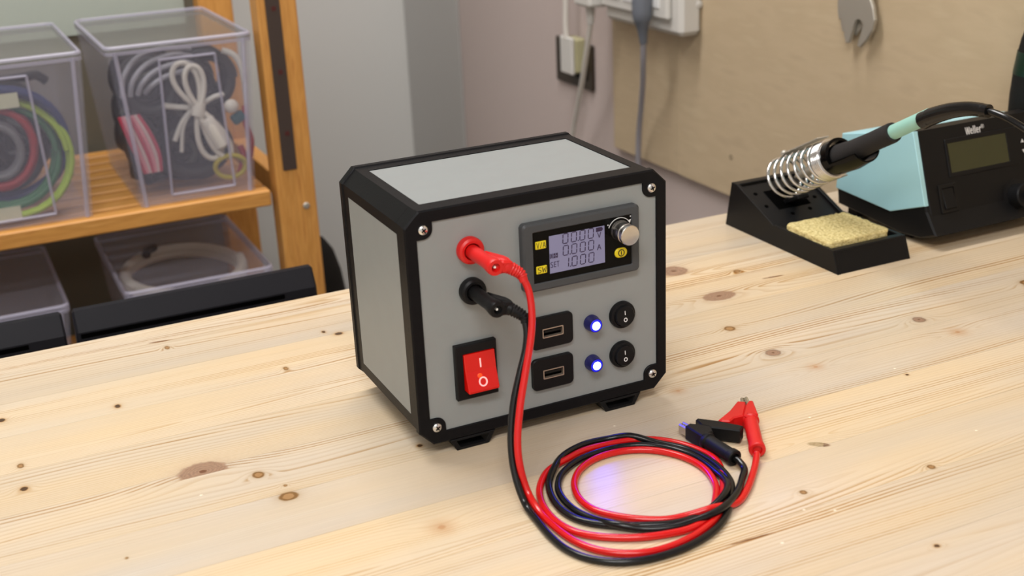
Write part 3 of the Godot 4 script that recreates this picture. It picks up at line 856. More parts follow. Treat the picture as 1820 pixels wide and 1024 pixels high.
# ------------------------------------------------------------------ soldering iron, stand and station
func soldering() -> void:
	# profile (z, y) drawn out along x: xf maps builder x->z(-), y->y, z->x
	var sidex := Transform3D(Basis(Vector3(0, 0, -1), Vector3(0, 1, 0), Vector3(1, 0, 0)), Vector3())   # builder (x,y,z) = (-z, y, x)
	var t := thing("soldering_stand", "black plastic soldering iron stand with a wire coil and a sponge tray", "soldering stand", Vector3(0.445, 0, -0.2))
	var prof := pv([0.1195, 0.0, 0.2776, 0.0, 0.2692, 0.0415, 0.2610, 0.0415, 0.2065, 0.0185, 0.1270, 0.0185])
	var deck := pv([0.1197, 0.0004, 0.2750, 0.003, 0.2690, 0.0385, 0.2600, 0.0385, 0.2050, 0.0150, 0.1950, 0.0120, 0.1330, 0.0120, 0.1325, 0.0184, 0.1271, 0.0184])
	var b := mb(sidex)
	b.prism(orient(prof), 0.4080, 0.4115, 0.0004, 0.0004)
	b.prism(orient(prof), 0.4795, 0.4830, 0.0004, 0.0004)
	b.prism(orient(deck), 0.4112, 0.4798)
	b.xf = Transform3D()
	b.box(Vector3(0.4455, 0.0405, -0.2652), Vector3(0.0700, 0.0020, 0.0084), 0.0006)
	b.box(Vector3(0.4455, 0.0176, -0.1297), Vector3(0.0700, 0.0022, 0.0066), 0.0008)
	part(t, "stand_base", b, M.black)
	# dark opening and screw holes in the sloping deck
	var slope := (Vector3(0, 0.0385, -0.2600) - Vector3(0, 0.0150, -0.2050)).normalized()
	var sb := Basis(Vector3.RIGHT, slope, Vector3.RIGHT.cross(slope))
	var mid := Vector3(0.4455, 0.0290, -0.2377)
	part(t, "slot", mb(Transform3D(sb, mid)).box(Vector3(0, 0.000, 0.0001), Vector3(0.034, 0.026, 0.0006)), M.void)
	for h in [Vector2(-0.026, 0.012), Vector2(-0.026, -0.006), Vector2(0.026, 0.012), Vector2(0.026, -0.006), Vector2(-0.008, -0.021), Vector2(0.012, -0.019)]:
		part(t, "screw_hole", mb(Transform3D(sb * toz(Vector3()).basis, mid + sb * Vector3(h.x, h.y, 0))).lathe(pv([0.0019, 0.0, 0.0019, 0.0003, 0, 0.0003]), 16), M.void)
	# wire coil
	var A := Vector3(0.445, 0.0438, -0.2452)
	var B := Vector3(0.445, 0.0742, -0.1852)
	var ax := (B - A).normalized()
	var u := Vector3.RIGHT
	var w := ax.cross(u)
	var cp := PackedVector3Array()
	for i in 7 * 36 + 1:
		var f := i / (7.0 * 36.0)
		var th := TAU * i / 36.0 - 1.2
		cp.append(A.lerp(B, f) + (u * cos(th) + w * sin(th)) * lerpf(0.0186, 0.0160, f))
	part(t, "wire_coil", mb().tube(cp, 0.0014, 8), M.chrome)
	var sl := PackedVector3Array()
	for i in 5 * 36 + 1:
		var f := i / (5.0 * 36.0)
		var th := TAU * i / 36.0
		sl.append(B + ax * (0.0105 * f) + (u * cos(th) + w * sin(th)) * 0.0160)
	part(t, "coil_sleeve", mb().tube(sl, 0.00115, 8).tube(PackedVector3Array([B + ax * -0.001, B + ax * 0.012]), 0.0156, 32), M.chrome)
	# spring plates above and below the coil
	var hup := -u.cross(ax)
	var pb := Basis(-u, ax, hup)
	var plm := mb(Transform3D(pb, A.lerp(B, 0.58) + hup * 0.0200))
	plm.box(Vector3(0, 0.004, 0), Vector3(0.0120, 0.056, 0.0010), 0.0003)
	for i in 6: plm.ball(Vector3(0.0, -0.020 + 0.009 * i, 0.0004), Vector3(0.0012, 0.0012, 0.0006), 10, 6)
	plm.ball(Vector3(0, -0.026, 0.0012), Vector3(0.0030, 0.0030, 0.0026), 14, 8)
	part(t, "spring_plate", plm, M.steel)
	var pl2 := mb(Transform3D(pb, A.lerp(B, 0.62) + (hup * -0.80 + u * 0.60) * 0.0186))
	pl2.box(Vector3(0.001, 0.006, 0), Vector3(0.013, 0.042, 0.0008), 0.0003)
	for i in 4:
		for s in [-1, 1]: pl2.ball(Vector3(0.001 + s * 0.0035, -0.008 + 0.009 * i, 0.0006), Vector3(0.0013, 0.0013, 0.0008), 10, 6)
	part(t, "spring_plate", pl2, M.steel)
	# black funnel behind the coil
	var fo := B + ax * 0.0105
	var fn := mb(along(fo, ax, Vector3.RIGHT))
	fn.lathe(pv([0.0120, 0, 0.0150, 0, 0.0152, 0.0095, 0.0128, 0.0100, 0.0120, 0.0]), 36)
	# lower half carries on under the grip
	var fp := fn.xf
	var at0 := 0.0
	for cand in 36:
		var th := TAU * cand / 36.0
		var dv := fp.basis * Vector3(cos(th), 0, -sin(th))
		if dv.dot(Vector3(0, -1, 0)) > 0.85: at0 = th
	fn.lathe(pv([0.0118, 0.0095, 0.0152, 0.0095, 0.0158, 0.0260, 0.0140, 0.0420, 0.0128, 0.0420, 0.0118, 0.0095]), 20, at0 - 1.35, at0 + 0.95)
	part(t, "funnel", fn, M.black_gloss)
	# bracket that carries the coil on the deck
	part(t, "bracket", mb(Transform3D(pb, A + ax * 0.010 - hup * 0.0205)).box(Vector3(0, 0, 0), Vector3(0.012, 0.030, 0.0040), 0.0008), M.black)
	# sponge
	var sp := thing("sponge", "damp yellow cleaning sponge in the tray of the soldering stand", "sponge", Vector3(0.441, 0.0125, -0.163))
	part(sp, "sponge_pad", sponge_mesh(Vector3(0.4105, 0.0123, -0.1925), Vector3(0.4725, 0.0228, -0.1345)), M.sponge)
	# iron
	var ir := thing("soldering_iron", "soldering iron with a mint handle and dark foam grip resting in the coil", "soldering iron", Vector3(0.445, 0.09, -0.16))
	var g0 := Vector3(0.445, 0.0815, -0.1690)
	var g1 := Vector3(0.445, 0.1148, -0.1075)
	var h1 := Vector3(0.445, 0.1318, -0.0735)
	var gd := (g1 - g0).normalized()
	part(ir, "heater_tube", mb(along(g0 - gd * 0.066, gd)).lathe(pv([0, 0, 0.0012, 0.001, 0.0030, 0.010, 0.0040, 0.014, 0.0040, 0.052, 0.0075, 0.054, 0.0075, 0.066]), 28), M.steel)
	part(ir, "collar", mb(along(g0 - gd * 0.010, gd)).lathe(pv([0.004, 0, 0.0108, 0, 0.0112, 0.001, 0.0112, 0.009, 0.0104, 0.0100, 0.004, 0.0100]), 36), M.black_gloss)
	part(ir, "foam_grip", mb(along(g0, gd)).lathe(pv([0.004, 0, 0.0098, 0, 0.0104, 0.0018, 0.0098, 0.0090, 0.0088, 0.0200, 0.0080, 0.0450, 0.0082, 0.0680, 0.0078, 0.0708, 0.0040, 0.0712]), 40), M.foam)
	part(ir, "handle", mb(along(g1 - gd * 0.004, gd)).lathe(pv([0.004, 0, 0.0060, 0, 0.0059, 0.004, 0.0057, 0.048, 0.0050, 0.0485, 0, 0.0485]), 36), M.teal_handle)
	var bp := smooth_path(PackedVector3Array([h1 - gd * 0.003, h1 + gd * 0.008, Vector3(0.445, 0.1432, -0.048), Vector3(0.446, 0.1478, -0.030), Vector3(0.447, 0.1490, -0.014)]), 12)
	var brd := []
	for i in bp.size():
		var f := float(i) / (bp.size() - 1)
		brd.append(lerpf(0.0068, 0.0048, smoothstep(0.0, 1.0, f)) + (0.00018 if i % 2 == 0 and f > 0.2 and f < 0.9 else 0.0))
	part(ir, "bend_sleeve", mb().tube(bp, brd, 18), M.black_vinyl)
	part(ir, "cord", mb().tube(smooth_path(PackedVector3Array([Vector3(0.4465, 0.1490, -0.017), Vector3(0.4475, 0.1484, -0.008), Vector3(0.450, 0.1450, 0.006), Vector3(0.458, 0.1345, 0.023), Vector3(0.478, 0.110, 0.042), Vector3(0.512, 0.070, 0.050), Vector3(0.555, 0.030, 0.030), Vector3(0.592, 0.0085, -0.020), Vector3(0.611, 0.0110, -0.070), Vector3(0.611, 0.0245, -0.1080)]), 8), 0.0026, 12), M.black_vinyl)
	# station
	var st := thing("soldering_station", "mint blue and black soldering station with a blank green display", "soldering station", Vector3(0.575, 0, -0.2))
	var x0 := 0.5105
	var x1 := 0.6425
	var core := pv([0.1215, 0.0130, 0.1400, 0.0062, 0.1650, 0.0042, 0.2480, 0.0098, 0.2500, 0.0240, 0.2448, 0.0755, 0.1570, 0.0943, 0.1470, 0.0660, 0.1345, 0.0310])
	part(st, "body", mb(sidex).prism(orient(core), x0 + 0.0005, x1 - 0.0005, 0.0015, 0.0015), M.black)
	part(st, "shell", mb(sidex).prism(orient(pv([0.1361, 0.0358, 0.1775, 0.0208, 0.2506, 0.0242, 0.2453, 0.0764, 0.1560, 0.0956])), x0 - 0.0006, x1 + 0.0006, 0.0006, 0.0006), M.teal)
	# front face block, a little narrower and leaning back
	var fb := mb(sidex)
	fb.prism(orient(pv([0.1268, 0.0128, 0.1420, 0.0085, 0.1660, 0.0956, 0.1554, 0.0958, 0.1345, 0.0345])), x0 + 0.0012, x1 - 0.0012, 0.0035, 0.0035)
	part(st, "front_face", fb, M.black)
	# axes of the sloping front face
	var f0 := Vector3(0.0, 0.0345, -0.1345)
	var fu := (Vector3(0, 0.0958, -0.1554) - f0).normalized()
	var fbz := Basis(Vector3.RIGHT, fu, Vector3.RIGHT.cross(fu))
	var on := func(x: float, y: float, out: float) -> Vector3:
		return Vector3(x, y, f0.z + (y - f0.y) * fu.z / fu.y) + fbz.z * out
	var green := mat(Color(0.20, 0.21, 0.12), 0.15)
	part(st, "display_frame", mb(Transform3D(fbz, on.call(0.5800, 0.0700, 0.0))).ring(rr(0, 0, 0.0800, 0.0330, 0.001, 2), rr(-0.0045, 0.0, 0.0650, 0.0250, 0.0005, 2), Vector2(-0.004, 0), -0.0008, 0.0010, 0.0006, 0.0004), M.black)
	part(st, "display_glass", mb(Transform3D(fbz, on.call(0.5755, 0.0700, 0.0003))).box(Vector3(), Vector3(0.0650, 0.0250, 0.0004)), green)
	var silver := mat(Color(0.80, 0.80, 0.80), 0.5)
	text(st, "brand_lettering", "Weller", on.call(0.5735, 0.0888, 0.0002), fbz, 0.0082, silver, "Droid Sans", 700, 0.64)
	text(st, "registered_mark", "®", on.call(0.5842, 0.0905, 0.0002), fbz, 0.0016, silver)
	for k in 2:
		var d := 1.0 if k == 0 else -1.0
		part(st, "arrow_mark", mb(Transform3D(fbz, on.call(0.6262, 0.0728 - 0.0085 * k, 0.0))).prism(orient(pv([-0.0018, -0.0014 * d, 0.0018, -0.0014 * d, 0, 0.0016 * d])), -0.0001, 0.0003), silver)
	var psw := part(st, "power_switch", mb(Transform3D(fbz, on.call(0.5351, 0.0390, 0.0))).ring(rr(0, 0, 0.0190, 0.0245, 0.001, 2), rr(0, 0, 0.0130, 0.0185, 0.0005, 2), Vector2(), -0.0008, 0.0014, 0.0005), M.black_dull)
	part(psw, "rocker", mb(Transform3D(fbz * Basis(Vector3.RIGHT, -0.14), on.call(0.5351, 0.0390, 0.0004))).box(Vector3(), Vector3(0.0124, 0.0178, 0.0030), 0.0006), M.black)
	part(st, "connector", mb(along(on.call(0.6100, 0.0290, -0.001), fbz.z)).lathe(pv([0.0150, 0, 0.0150, 0.0015, 0.0110, 0.0022, 0.0105, 0.0120, 0.0095, 0.0130, 0.0040, 0.0130, 0.0035, 0.0220, 0, 0.0220]), 36), M.black)
	for fx in [x0 + 0.015, x1 - 0.015]:
		part(st, "rubber_foot", mb().box(Vector3(fx, 0.0030, -0.1650), Vector3(0.014, 0.0060, 0.014), 0.001), M.black_dull)
		part(st, "rubber_foot", mb().box(Vector3(fx, 0.0050, -0.2360), Vector3(0.014, 0.0100, 0.014), 0.001), M.black_dull)

func sponge_mesh(lo: Vector3, hi: Vector3) -> MB:
	var n := FastNoiseLite.new(); n.seed = 77; n.frequency = 1.0; n.fractal_octaves = 3
	var m := mb()
	var c := (lo + hi) / 2
	var h := (hi - lo) / 2
	var cnt := [28, 6, 26]
	for ax in 3:
		for sg in [-1.0, 1.0]:
			var i1 := (ax + 1) % 3
			var i2 := (ax + 2) % 3
			var grid := []
			for i in cnt[i1] + 1:
				var row := PackedVector3Array()
				for j in cnt[i2] + 1:
					var q := Vector3()
					q[ax] = sg
					q[i1] = -1.0 + 2.0 * i / cnt[i1]
					q[i2] = -1.0 + 2.0 * j / cnt[i2]
					var p := Vector3(q.x * h.x, q.y * h.y, q.z * h.z)
					# rounded in plan at the corners
					var r := 0.005
					var ex := maxf(absf(p.x) - (h.x - r), 0.0)
					var ez := maxf(absf(p.z) - (h.z - r), 0.0)
					var l := sqrt(ex * ex + ez * ez)
					if l > r:
						p.x -= signf(p.x) * ex * (1.0 - r / l)
						p.z -= signf(p.z) * ez * (1.0 - r / l)
					var wp := c + p
					var nn := n.get_noise_3d(wp.x * 330, wp.y * 330, wp.z * 330)
					var nb := n.get_noise_3d(wp.x * 60 + 9, wp.y * 60, wp.z * 60)
					p += Vector3(q.x * 0.0011, (q.y * 0.0006 if q.y > 0 else 0.0), q.z * 0.0011) * (nn + 0.3) + Vector3(0, nb * 0.0006 if q.y > 0 else 0.0, 0)
					row.append(c + p)
				grid.append(row)
			for i in cnt[i1]:
				for j in cnt[i2]:
					if sg > 0: m.quad(grid[i][j], grid[i + 1][j], grid[i + 1][j + 1], grid[i][j + 1], 1)
					else: m.quad(grid[i][j], grid[i][j + 1], grid[i + 1][j + 1], grid[i + 1][j], 1)
	return m

# ------------------------------------------------------------------ things on the right wall
func wall_things() -> void:
	var W := 0.72
	var b := thing("tool_board", "birch plywood tool board in two sheets screwed to the right wall", "tool board", Vector3(W, 0.3, -0.5))
	part(b, "plywood_sheet", mb().box(Vector3(W - 0.0065, 0.4345, -0.9165), Vector3(0.012, 1.131, 0.1845), 0.0012), M.ply)
	part(b, "plywood_sheet", mb().box(Vector3(W - 0.0067, 0.4345, -0.2125), Vector3(0.012, 1.131, 1.2225), 0.0006), M.ply)
	for s in [Vector2(-0.0779, -0.9335), Vector2(-0.0779, -0.70), Vector2(0.95, -0.9335)]:
		part(b, "screw", mb(along(Vector3(W - 0.0124, s.x, s.y), Vector3.LEFT)).lathe(pv([0.0032, 0, 0.0032, 0.0006, 0.0014, 0.0001, 0, 0.0001]), 16), M.brown_plate)
	# socket box
	var xs := 0.6653
	var box := thing("socket_box", "grey white surface mounted socket box across the edge of the plywood board", "socket box", Vector3(W - 0.02, 0.15, -0.87))
	part(box, "housing", mb().box(Vector3((xs + W - 0.0128) / 2 + 0.004, 0.1475, -0.8690), Vector3(W - 0.0128 - xs - 0.008, 0.151, 0.1990), 0.006), M.cream)
	part(box, "face_plate", mb().box(Vector3(xs + 0.0035, 0.1560, -0.8760), Vector3(0.009, 0.128, 0.1750), 0.003), M.cream)
	part(box, "side_screw", mb(along(Vector3(0.702, 0.112, -0.7696), Vector3(0, 0, 1))).lathe(pv([0.005, -0.001, 0.005, 0.0004, 0.0044, 0.0007, 0, 0.0008]), 20), M.cream)
	for k in 3:
		var so := part(box, "socket_insert", mb().box(Vector3(xs - 0.0012, 0.1560, -0.9300 + 0.0510 * k), Vector3(0.003, 0.100, 0.0440), 0.001), M.white)
		for s in [-1, 1]:
			part(so, "slot", mb().box(Vector3(xs - 0.0028, 0.150, -0.9300 + 0.0510 * k + 0.0064 * s), Vector3(0.0004, 0.009, 0.0024)), M.void)
	# grey mains plug with its cord
	var gp := thing("mains_plug", "dark grey mains plug in the socket box with a grey cord hanging down", "plug", Vector3(0.65, 0.1, -0.83))
	var pz := -0.8290
	part(gp, "plug_body", mb(Transform3D(Basis(), Vector3())).tube(smooth_path(PackedVector3Array([Vector3(0.652, 0.142, pz), Vector3(0.651, 0.118, pz), Vector3(0.651, 0.100, pz), Vector3(0.652, 0.088, pz - 0.001), Vector3(0.654, 0.074, pz - 0.003), Vector3(0.656, 0.058, pz - 0.0045)]), 5), [0.010, 0.0115, 0.0125, 0.013, 0.0132, 0.0132, 0.0132, 0.0132, 0.0132, 0.0132, 0.0132, 0.0130, 0.0128, 0.0124, 0.0118, 0.0108, 0.0098, 0.0088, 0.0080, 0.0074, 0.0068, 0.0063, 0.0059, 0.0056, 0.0053, 0.0050], 20), M.grey_plug)
	part(gp, "cord", mb().tube(smooth_path(PackedVector3Array([Vector3(0.6555, 0.062, pz - 0.004), Vector3(0.660, 0.035, pz - 0.012), Vector3(0.670, 0.000, pz - 0.030), Vector3(0.682, -0.040, pz - 0.055), Vector3(0.690, -0.080, pz - 0.075), Vector3(0.694, -0.120, pz - 0.085), Vector3(0.696, -0.160, pz - 0.088), Vector3(0.698, -0.30, pz - 0.088), Vector3(0.698, -0.736, pz - 0.088)]), 6), 0.0040, 12), M.grey_cord)
	# white charger plug with its thin cable
	var wp := thing("white_plug", "white charger plug at the left end of the socket box with a straight white cable", "plug", Vector3(0.65, 0.1, -0.98))
	part(wp, "plug_body", mb().box(Vector3(0.6640, 0.1180, -0.9915), Vector3(0.034, 0.058, 0.0480), 0.004), M.cream)
	part(wp, "sleeve", mb().tube(PackedVector3Array([Vector3(0.6645, 0.094, -0.9960), Vector3(0.6650, 0.080, -0.9966), Vector3(0.6655, 0.062, -0.9975)]), [0.0070, 0.0066, 0.0052], 16), M.cream)
	part(wp, "cable", mb().tube(smooth_path(PackedVector3Array([Vector3(0.6654, 0.064, -0.9974), Vector3(0.668, 0.020, -1.016), Vector3(0.675, -0.030, -1.045), Vector3(0.684, -0.085, -1.082), Vector3(0.692, -0.140, -1.118), Vector3(0.700, -0.300, -1.20), Vector3(0.703, -0.736, -1.23)]), 6), 0.0040, 12), M.cable_white)
	# wall outlet with adapter
	var op := thing("wall_outlet", "dark brown outlet plate on the pinkish wall left of the plywood board", "outlet", Vector3(W, 0.0, -1.145))
	part(op, "cover_plate", mb().box(Vector3(W - 0.0032, -0.0243, -1.1460), Vector3(0.006, 0.072, 0.122), 0.0018), M.brown_plate)
	part(op, "socket_face", mb().box(Vector3(W - 0.0066, -0.030, -1.1180), Vector3(0.002, 0.030, 0.036), 0.0005), M.black_dull)
	var ad := thing("power_adapter", "cream power adapter plugged into the dark outlet plate, cord rising from its top", "adapter", Vector3(W - 0.03, 0, -1.12))
	part(ad, "adapter_body", mb().box(Vector3(W - 0.0170, -0.0050, -1.1200), Vector3(0.0200, 0.054, 0.0370), 0.003), M.cream_dark)
	part(ad, "adapter_front", mb().box(Vector3(W - 0.0300, -0.0045, -1.1200), Vector3(0.0064, 0.058, 0.0385), 0.002), M.cream)
	part(ad, "cord", mb().tube(smooth_path(PackedVector3Array([Vector3(W - 0.030, 0.020, -1.122), Vector3(W - 0.030, 0.045, -1.123), Vector3(W - 0.029, 0.080, -1.122), Vector3(W - 0.029, 0.20, -1.118), Vector3(W - 0.029, 0.32, -1.10)]), 6), 0.0044, 12), M.cable_white)
	# hanging spanners
	spanner(Vector3(W - 0.0225, 0, -0.4496), 0.1047, 0.0470, "front", "broad open ended steel spanner hanging jaws down, frontmost on the board")
	spanner(Vector3(W - 0.0170, 0.0, -0.4640), 0.1150, 0.0440, "mid", "steel spanner hanging just behind the frontmost spanner on the board")
	spanner(Vector3(W - 0.0115, 0.0, -0.4780), 0.1260, 0.0420, "rear", "steel spanner hanging flat against the board, rearmost of the hanging set")
	# green and black bottle beyond the station
	var bo := thing("spray_can", "black bottle with a green band behind the soldering station", "bottle", Vector3(0.681, 0, -0.183))
	part(bo, "bottle_body", mb(Transform3D(Basis(), Vector3(0.681, 0, -0.183))).lathe(pv([0, 0, 0.024, 0, 0.026, 0.002, 0.026, 0.100, 0.0245, 0.125, 0.0205, 0.150, 0.0150, 0.168, 0.0120, 0.176, 0.0120, 0.205, 0.010, 0.208, 0, 0.208]), 40), M.black_dull)
	part(bo, "green_band", mb(Transform3D(Basis(), Vector3(0.681, 0, -0.183))).lathe(pv([0.0250, 0.1190, 0.0252, 0.1195, 0.0228, 0.1395, 0.0224, 0.1395]), 40), mat(Color(0.03, 0.16, 0.10), 0.4))

func spanner(at: Vector3, tip: float, w: float, which: String, label: String) -> void:
	var t := thing("spanner", label, "spanner", at, "spanners on the board")
	# outline in (builder x = -z, y): open jaw downwards, ring end at the top
	var fr := Transform3D(Basis(Vector3(0, 0, -1), Vector3(0, 1, 0), Vector3(1, 0, 0)), Vector3(at.x, 0, at.z))
	var k := w / 0.047
	var p := pv([0.0210, 0.0000, 0.0152, 0.0005, 0.0088, 0.0200, 0.0060, 0.0255, 0.0010, 0.0278, -0.0040, 0.0262, -0.0060, 0.0222, 0.0018, -0.0005, -0.0032, -0.0018, -0.0130, 0.0075, -0.0212, 0.0190, -0.0240, 0.0300, -0.0208, 0.0420, -0.0155, 0.0520, -0.0115, 0.0660, -0.0095, 0.1750, -0.0130, 0.1850, -0.0140, 0.1950, -0.0100, 0.2060, 0.0000, 0.2100, 0.0100, 0.2060, 0.0140, 0.1950, 0.0130, 0.1850, 0.0090, 0.1750, 0.0098, 0.0700, 0.0122, 0.0580, 0.0180, 0.0450, 0.0235, 0.0330, 0.0250, 0.0200, 0.0240, 0.0080])
	var q := PackedVector2Array()
	for v in p: q.append(Vector2(v.x * k, tip + v.y * k))
	part(t, "spanner_body", mb(fr).prism(orient(q), -0.0024, 0.0024, 0.0008, 0.0008), M.steel)
	part(t, "nail", mb(along(Vector3(at.x + 0.003, tip + 0.2125 * k, at.z), Vector3.LEFT)).lathe(pv([0.0018, -0.006, 0.0018, 0.010, 0.0034, 0.010, 0.0034, 0.0112, 0, 0.0112]), 14), M.steel)

# ------------------------------------------------------------------ shelf of cable boxes
func shelf() -> void:
	var zf := -0.792
	var sh := thing("shelf_unit", "orange stained pine shelf unit full of clear plastic boxes", "shelf", Vector3(-0.2, -0.74, -0.95))
	# front and rear posts at the right, a pair out of sight at the left
	for px in [0.1510, -0.62]:
		for pz in [zf - 0.016, -1.126]:
			part(sh, "post", mb().box(Vector3(px, 0.05, pz), Vector3(0.0460, 1.58, 0.034), 0.002), M.pine)
	part(sh, "ruler_strip", mb().box(Vector3(0.1455, 0.40, zf + 0.0018), Vector3(0.0165, 0.852, 0.0030), 0.0005), mat(Color(0.25, 0.20, 0.18), 0.6))
	for k in 3:
		part(sh, "red_mark", mb().box(Vector3(0.1462, 0.018 + 0.072 * k, zf + 0.0034), Vector3(0.0050, 0.0050, 0.0006)), mat(Color(0.30, 0.07, 0.06), 0.6))
	part(sh, "bolt", mb(toz(Vector3(0.1605, -0.0731, zf + 0.0008))).lathe(pv([0.0042, 0, 0.0042, 0.001, 0.003, 0.002, 0, 0.0022]), 18), M.steel)
	for level in [-0.0475, -0.300]:
		part(sh, "shelf_rail", mb().box(Vector3(-0.252, level - 0.0095, zf - 0.012), Vector3(0.744, 0.019, 0.022), 0.0015), M.pine_lying)
		for k in 8:
			part(sh, "slat", mb().box(Vector3(-0.252, level - 0.007, zf - 0.0480 - 0.0370 * k), Vector3(0.744, 0.014, 0.0265), 0.002), M.pine_lying)
		part(sh, "cross_rail", mb().box(Vector3(0.160, level - 0.025, -0.967), Vector3(0.020, 0.030, 0.283), 0.001), M.pine)
	part(sh, "back_panel", mb().box(Vector3(-0.235, 0.05, -1.1465), Vector3(0.82, 1.58, 0.006)), M.backing)
	part(sh, "upper_back_panel", mb().box(Vector3(-0.235, 0.315, -1.1415), Vector3(0.70, 0.420, 0.004)), mat(Color(0.66, 0.70, 0.67), 0.6))
	var top := -0.0473
	crate(-0.1630, top, 0.1930, 0.1900, "clear lidded plastic box holding red, blue and green cable coils", "clear boxes on the upper shelf")
	crate(0.0385, top, 0.1620, 0.1900, "clear lidded plastic box holding a white cable bundle, next to the shelf post", "clear boxes on the upper shelf")
	var low := -0.2998
	crate(-0.2130, low, 0.1780, 0.1620, "clear lidded box on the lower shelf with white and blue strips", "clear boxes on the lower shelf", true)
	crate(0.0260, low, 0.1760, 0.1620, "clear lidded box on the lower shelf with a pale hose loop", "clear boxes on the lower shelf", true)
	contents()

func crate(cx: float, y0: float, w: float, h: float, label: String, group: String, low := false) -> void:
	var zf := -0.7965
	var dep := 0.245
	var t := thing("storage_box", label, "storage box", Vector3(cx, y0, zf - dep / 2), group)
	var zc := zf - dep / 2
	# tapered body: loops at the bottom and top
	var tb := 0.015
	var yt := y0 + h - 0.010
	var th := 0.0016
	var lo := [Vector3(cx - w / 2 + tb, y0, zf - 0.008), Vector3(cx + w / 2 - tb, y0, zf - 0.008), Vector3(cx + w / 2 - tb, y0, zf - dep + 0.010), Vector3(cx - w / 2 + tb, y0, zf - dep + 0.010)]
	var hi := [Vector3(cx - w / 2 + 0.001, yt, zf), Vector3(cx + w / 2 - 0.001, yt, zf), Vector3(cx + w / 2 - 0.001, yt, zf - dep), Vector3(cx - w / 2 + 0.001, yt, zf - dep)]
	var m := mb()
	var cen := Vector3(cx, 0, zc)
	var ilo := []
	var ihi := []
	for k in 4:
		ilo.append(lo[k] + Vector3(-signf(lo[k].x - cx) * th, th, -signf(lo[k].z - zc) * th))
		ihi.append(hi[k] + Vector3(-signf(hi[k].x - cx) * th, 0, -signf(hi[k].z - zc) * th))
	for k in 4:
		var l := (k + 1) % 4
		m.quad(lo[k], lo[l], hi[l], hi[k])
		m.quad(ilo[l], ilo[k], ihi[k], ihi[l])
		m.quad(hi[k], hi[l], ihi[l], ihi[k])
	m.quad(lo[3], lo[2], lo[1], lo[0])
	m.quad(ilo[0], ilo[1], ilo[2], ilo[3])
	part(t, "box_body", m, M.clear)
	# thick vertical corners and the raised frame on the front
	for s in [-1, 1]:
		var p0 := Vector3(cx + s * (w / 2 - tb - 0.006), y0 + 0.001, zf - 0.0070)
		var p1 := Vector3(cx + s * (w / 2 - 0.010), yt, zf + 0.0008)
		part(t, "corner_rib", mb().tube(PackedVector3Array([p0, p1]), 0.0026, 8), M.clear_rim)
	if not low:
		var fz := func(y: float) -> float: return zf - 0.008 * (1.0 - (y - y0) / (yt - y0)) + 0.0006
		var a := Vector3(cx - 0.030, y0 + 0.010, 0); var b := Vector3(cx + 0.043, y0 + 0.010, 0)
		var c := Vector3(cx + 0.037, y0 + 0.166, 0); var d := Vector3(cx - 0.025, y0 + 0.166, 0)
		var loop := PackedVector3Array()
		for q in [a, b, c, d]: loop.append(Vector3(q.x, q.y, fz.call(q.y)))
		loop.append(loop[0])
		for k in 4: part(t, "frame_rib", mb().tube(PackedVector3Array([loop[k], loop[k + 1]]), 0.0017, 8), M.clear_rim)
	# rim, lid with a raised border
	part(t, "rim", mb(Transform3D(Basis(Vector3(1, 0, 0), Vector3(0, 0, -1), Vector3(0, 1, 0)), Vector3())).ring(rr(cx, -zc, w + 0.001, dep + 0.003, 0.010), rr(cx, -zc, w - 0.006, dep - 0.004, 0.008), Vector2(cx, -zc), yt - 0.004, yt, 0.0008), M.clear_rim)
	var lid := part(t, "lid", mb(Transform3D(Basis(Vector3(1, 0, 0), Vector3(0, 0, -1), Vector3(0, 1, 0)), Vector3())).prism(rr(cx, -zc, w + 0.002, dep + 0.004, 0.010), yt + 0.0002, yt + 0.0022), M.clear if low else M.clear_lid)
	part(lid, "lid_border", mb(Transform3D(Basis(Vector3(1, 0, 0), Vector3(0, 0, -1), Vector3(0, 1, 0)), Vector3())).ring(rr(cx, -zc, w + 0.001, dep + 0.003, 0.010), rr(cx, -zc, w - 0.006, dep - 0.004, 0.008), Vector2(cx, -zc), yt + 0.0024, yt + 0.0060, 0.0015, 0.001), M.clear_rim)

# a coil of cable: loops of slightly different size and tilt
func coil(called: String, label: String, c: Vector3, rx: float, ry: float, r: float, loops: int, m: Material, sd: int, group := "", depth := 0.012, lean := 0.0) -> Node3D:
	var t := thing(called, label, "cable", c, group)
	var rng := RandomNumberGenerator.new(); rng.seed = sd
	var p := PackedVector3Array()
	for i in loops * 30 + 1:
		var th := TAU * i / 30.0
		var f := float(i) / (loops * 30)
		var wob := 1.0 + 0.035 * sin(th * 0.37 + sd) + 0.02 * sin(th * 2.0 + sd * 2.0)
		p.append(c + Vector3(cos(th) * rx * wob, sin(th) * ry * wob, -depth * f + 0.002 * sin(th * 1.3) - lean * (sin(th) + 0.3)))
	part(t, "cable_loops", mb().tube(p, r, 8), m)
	return t
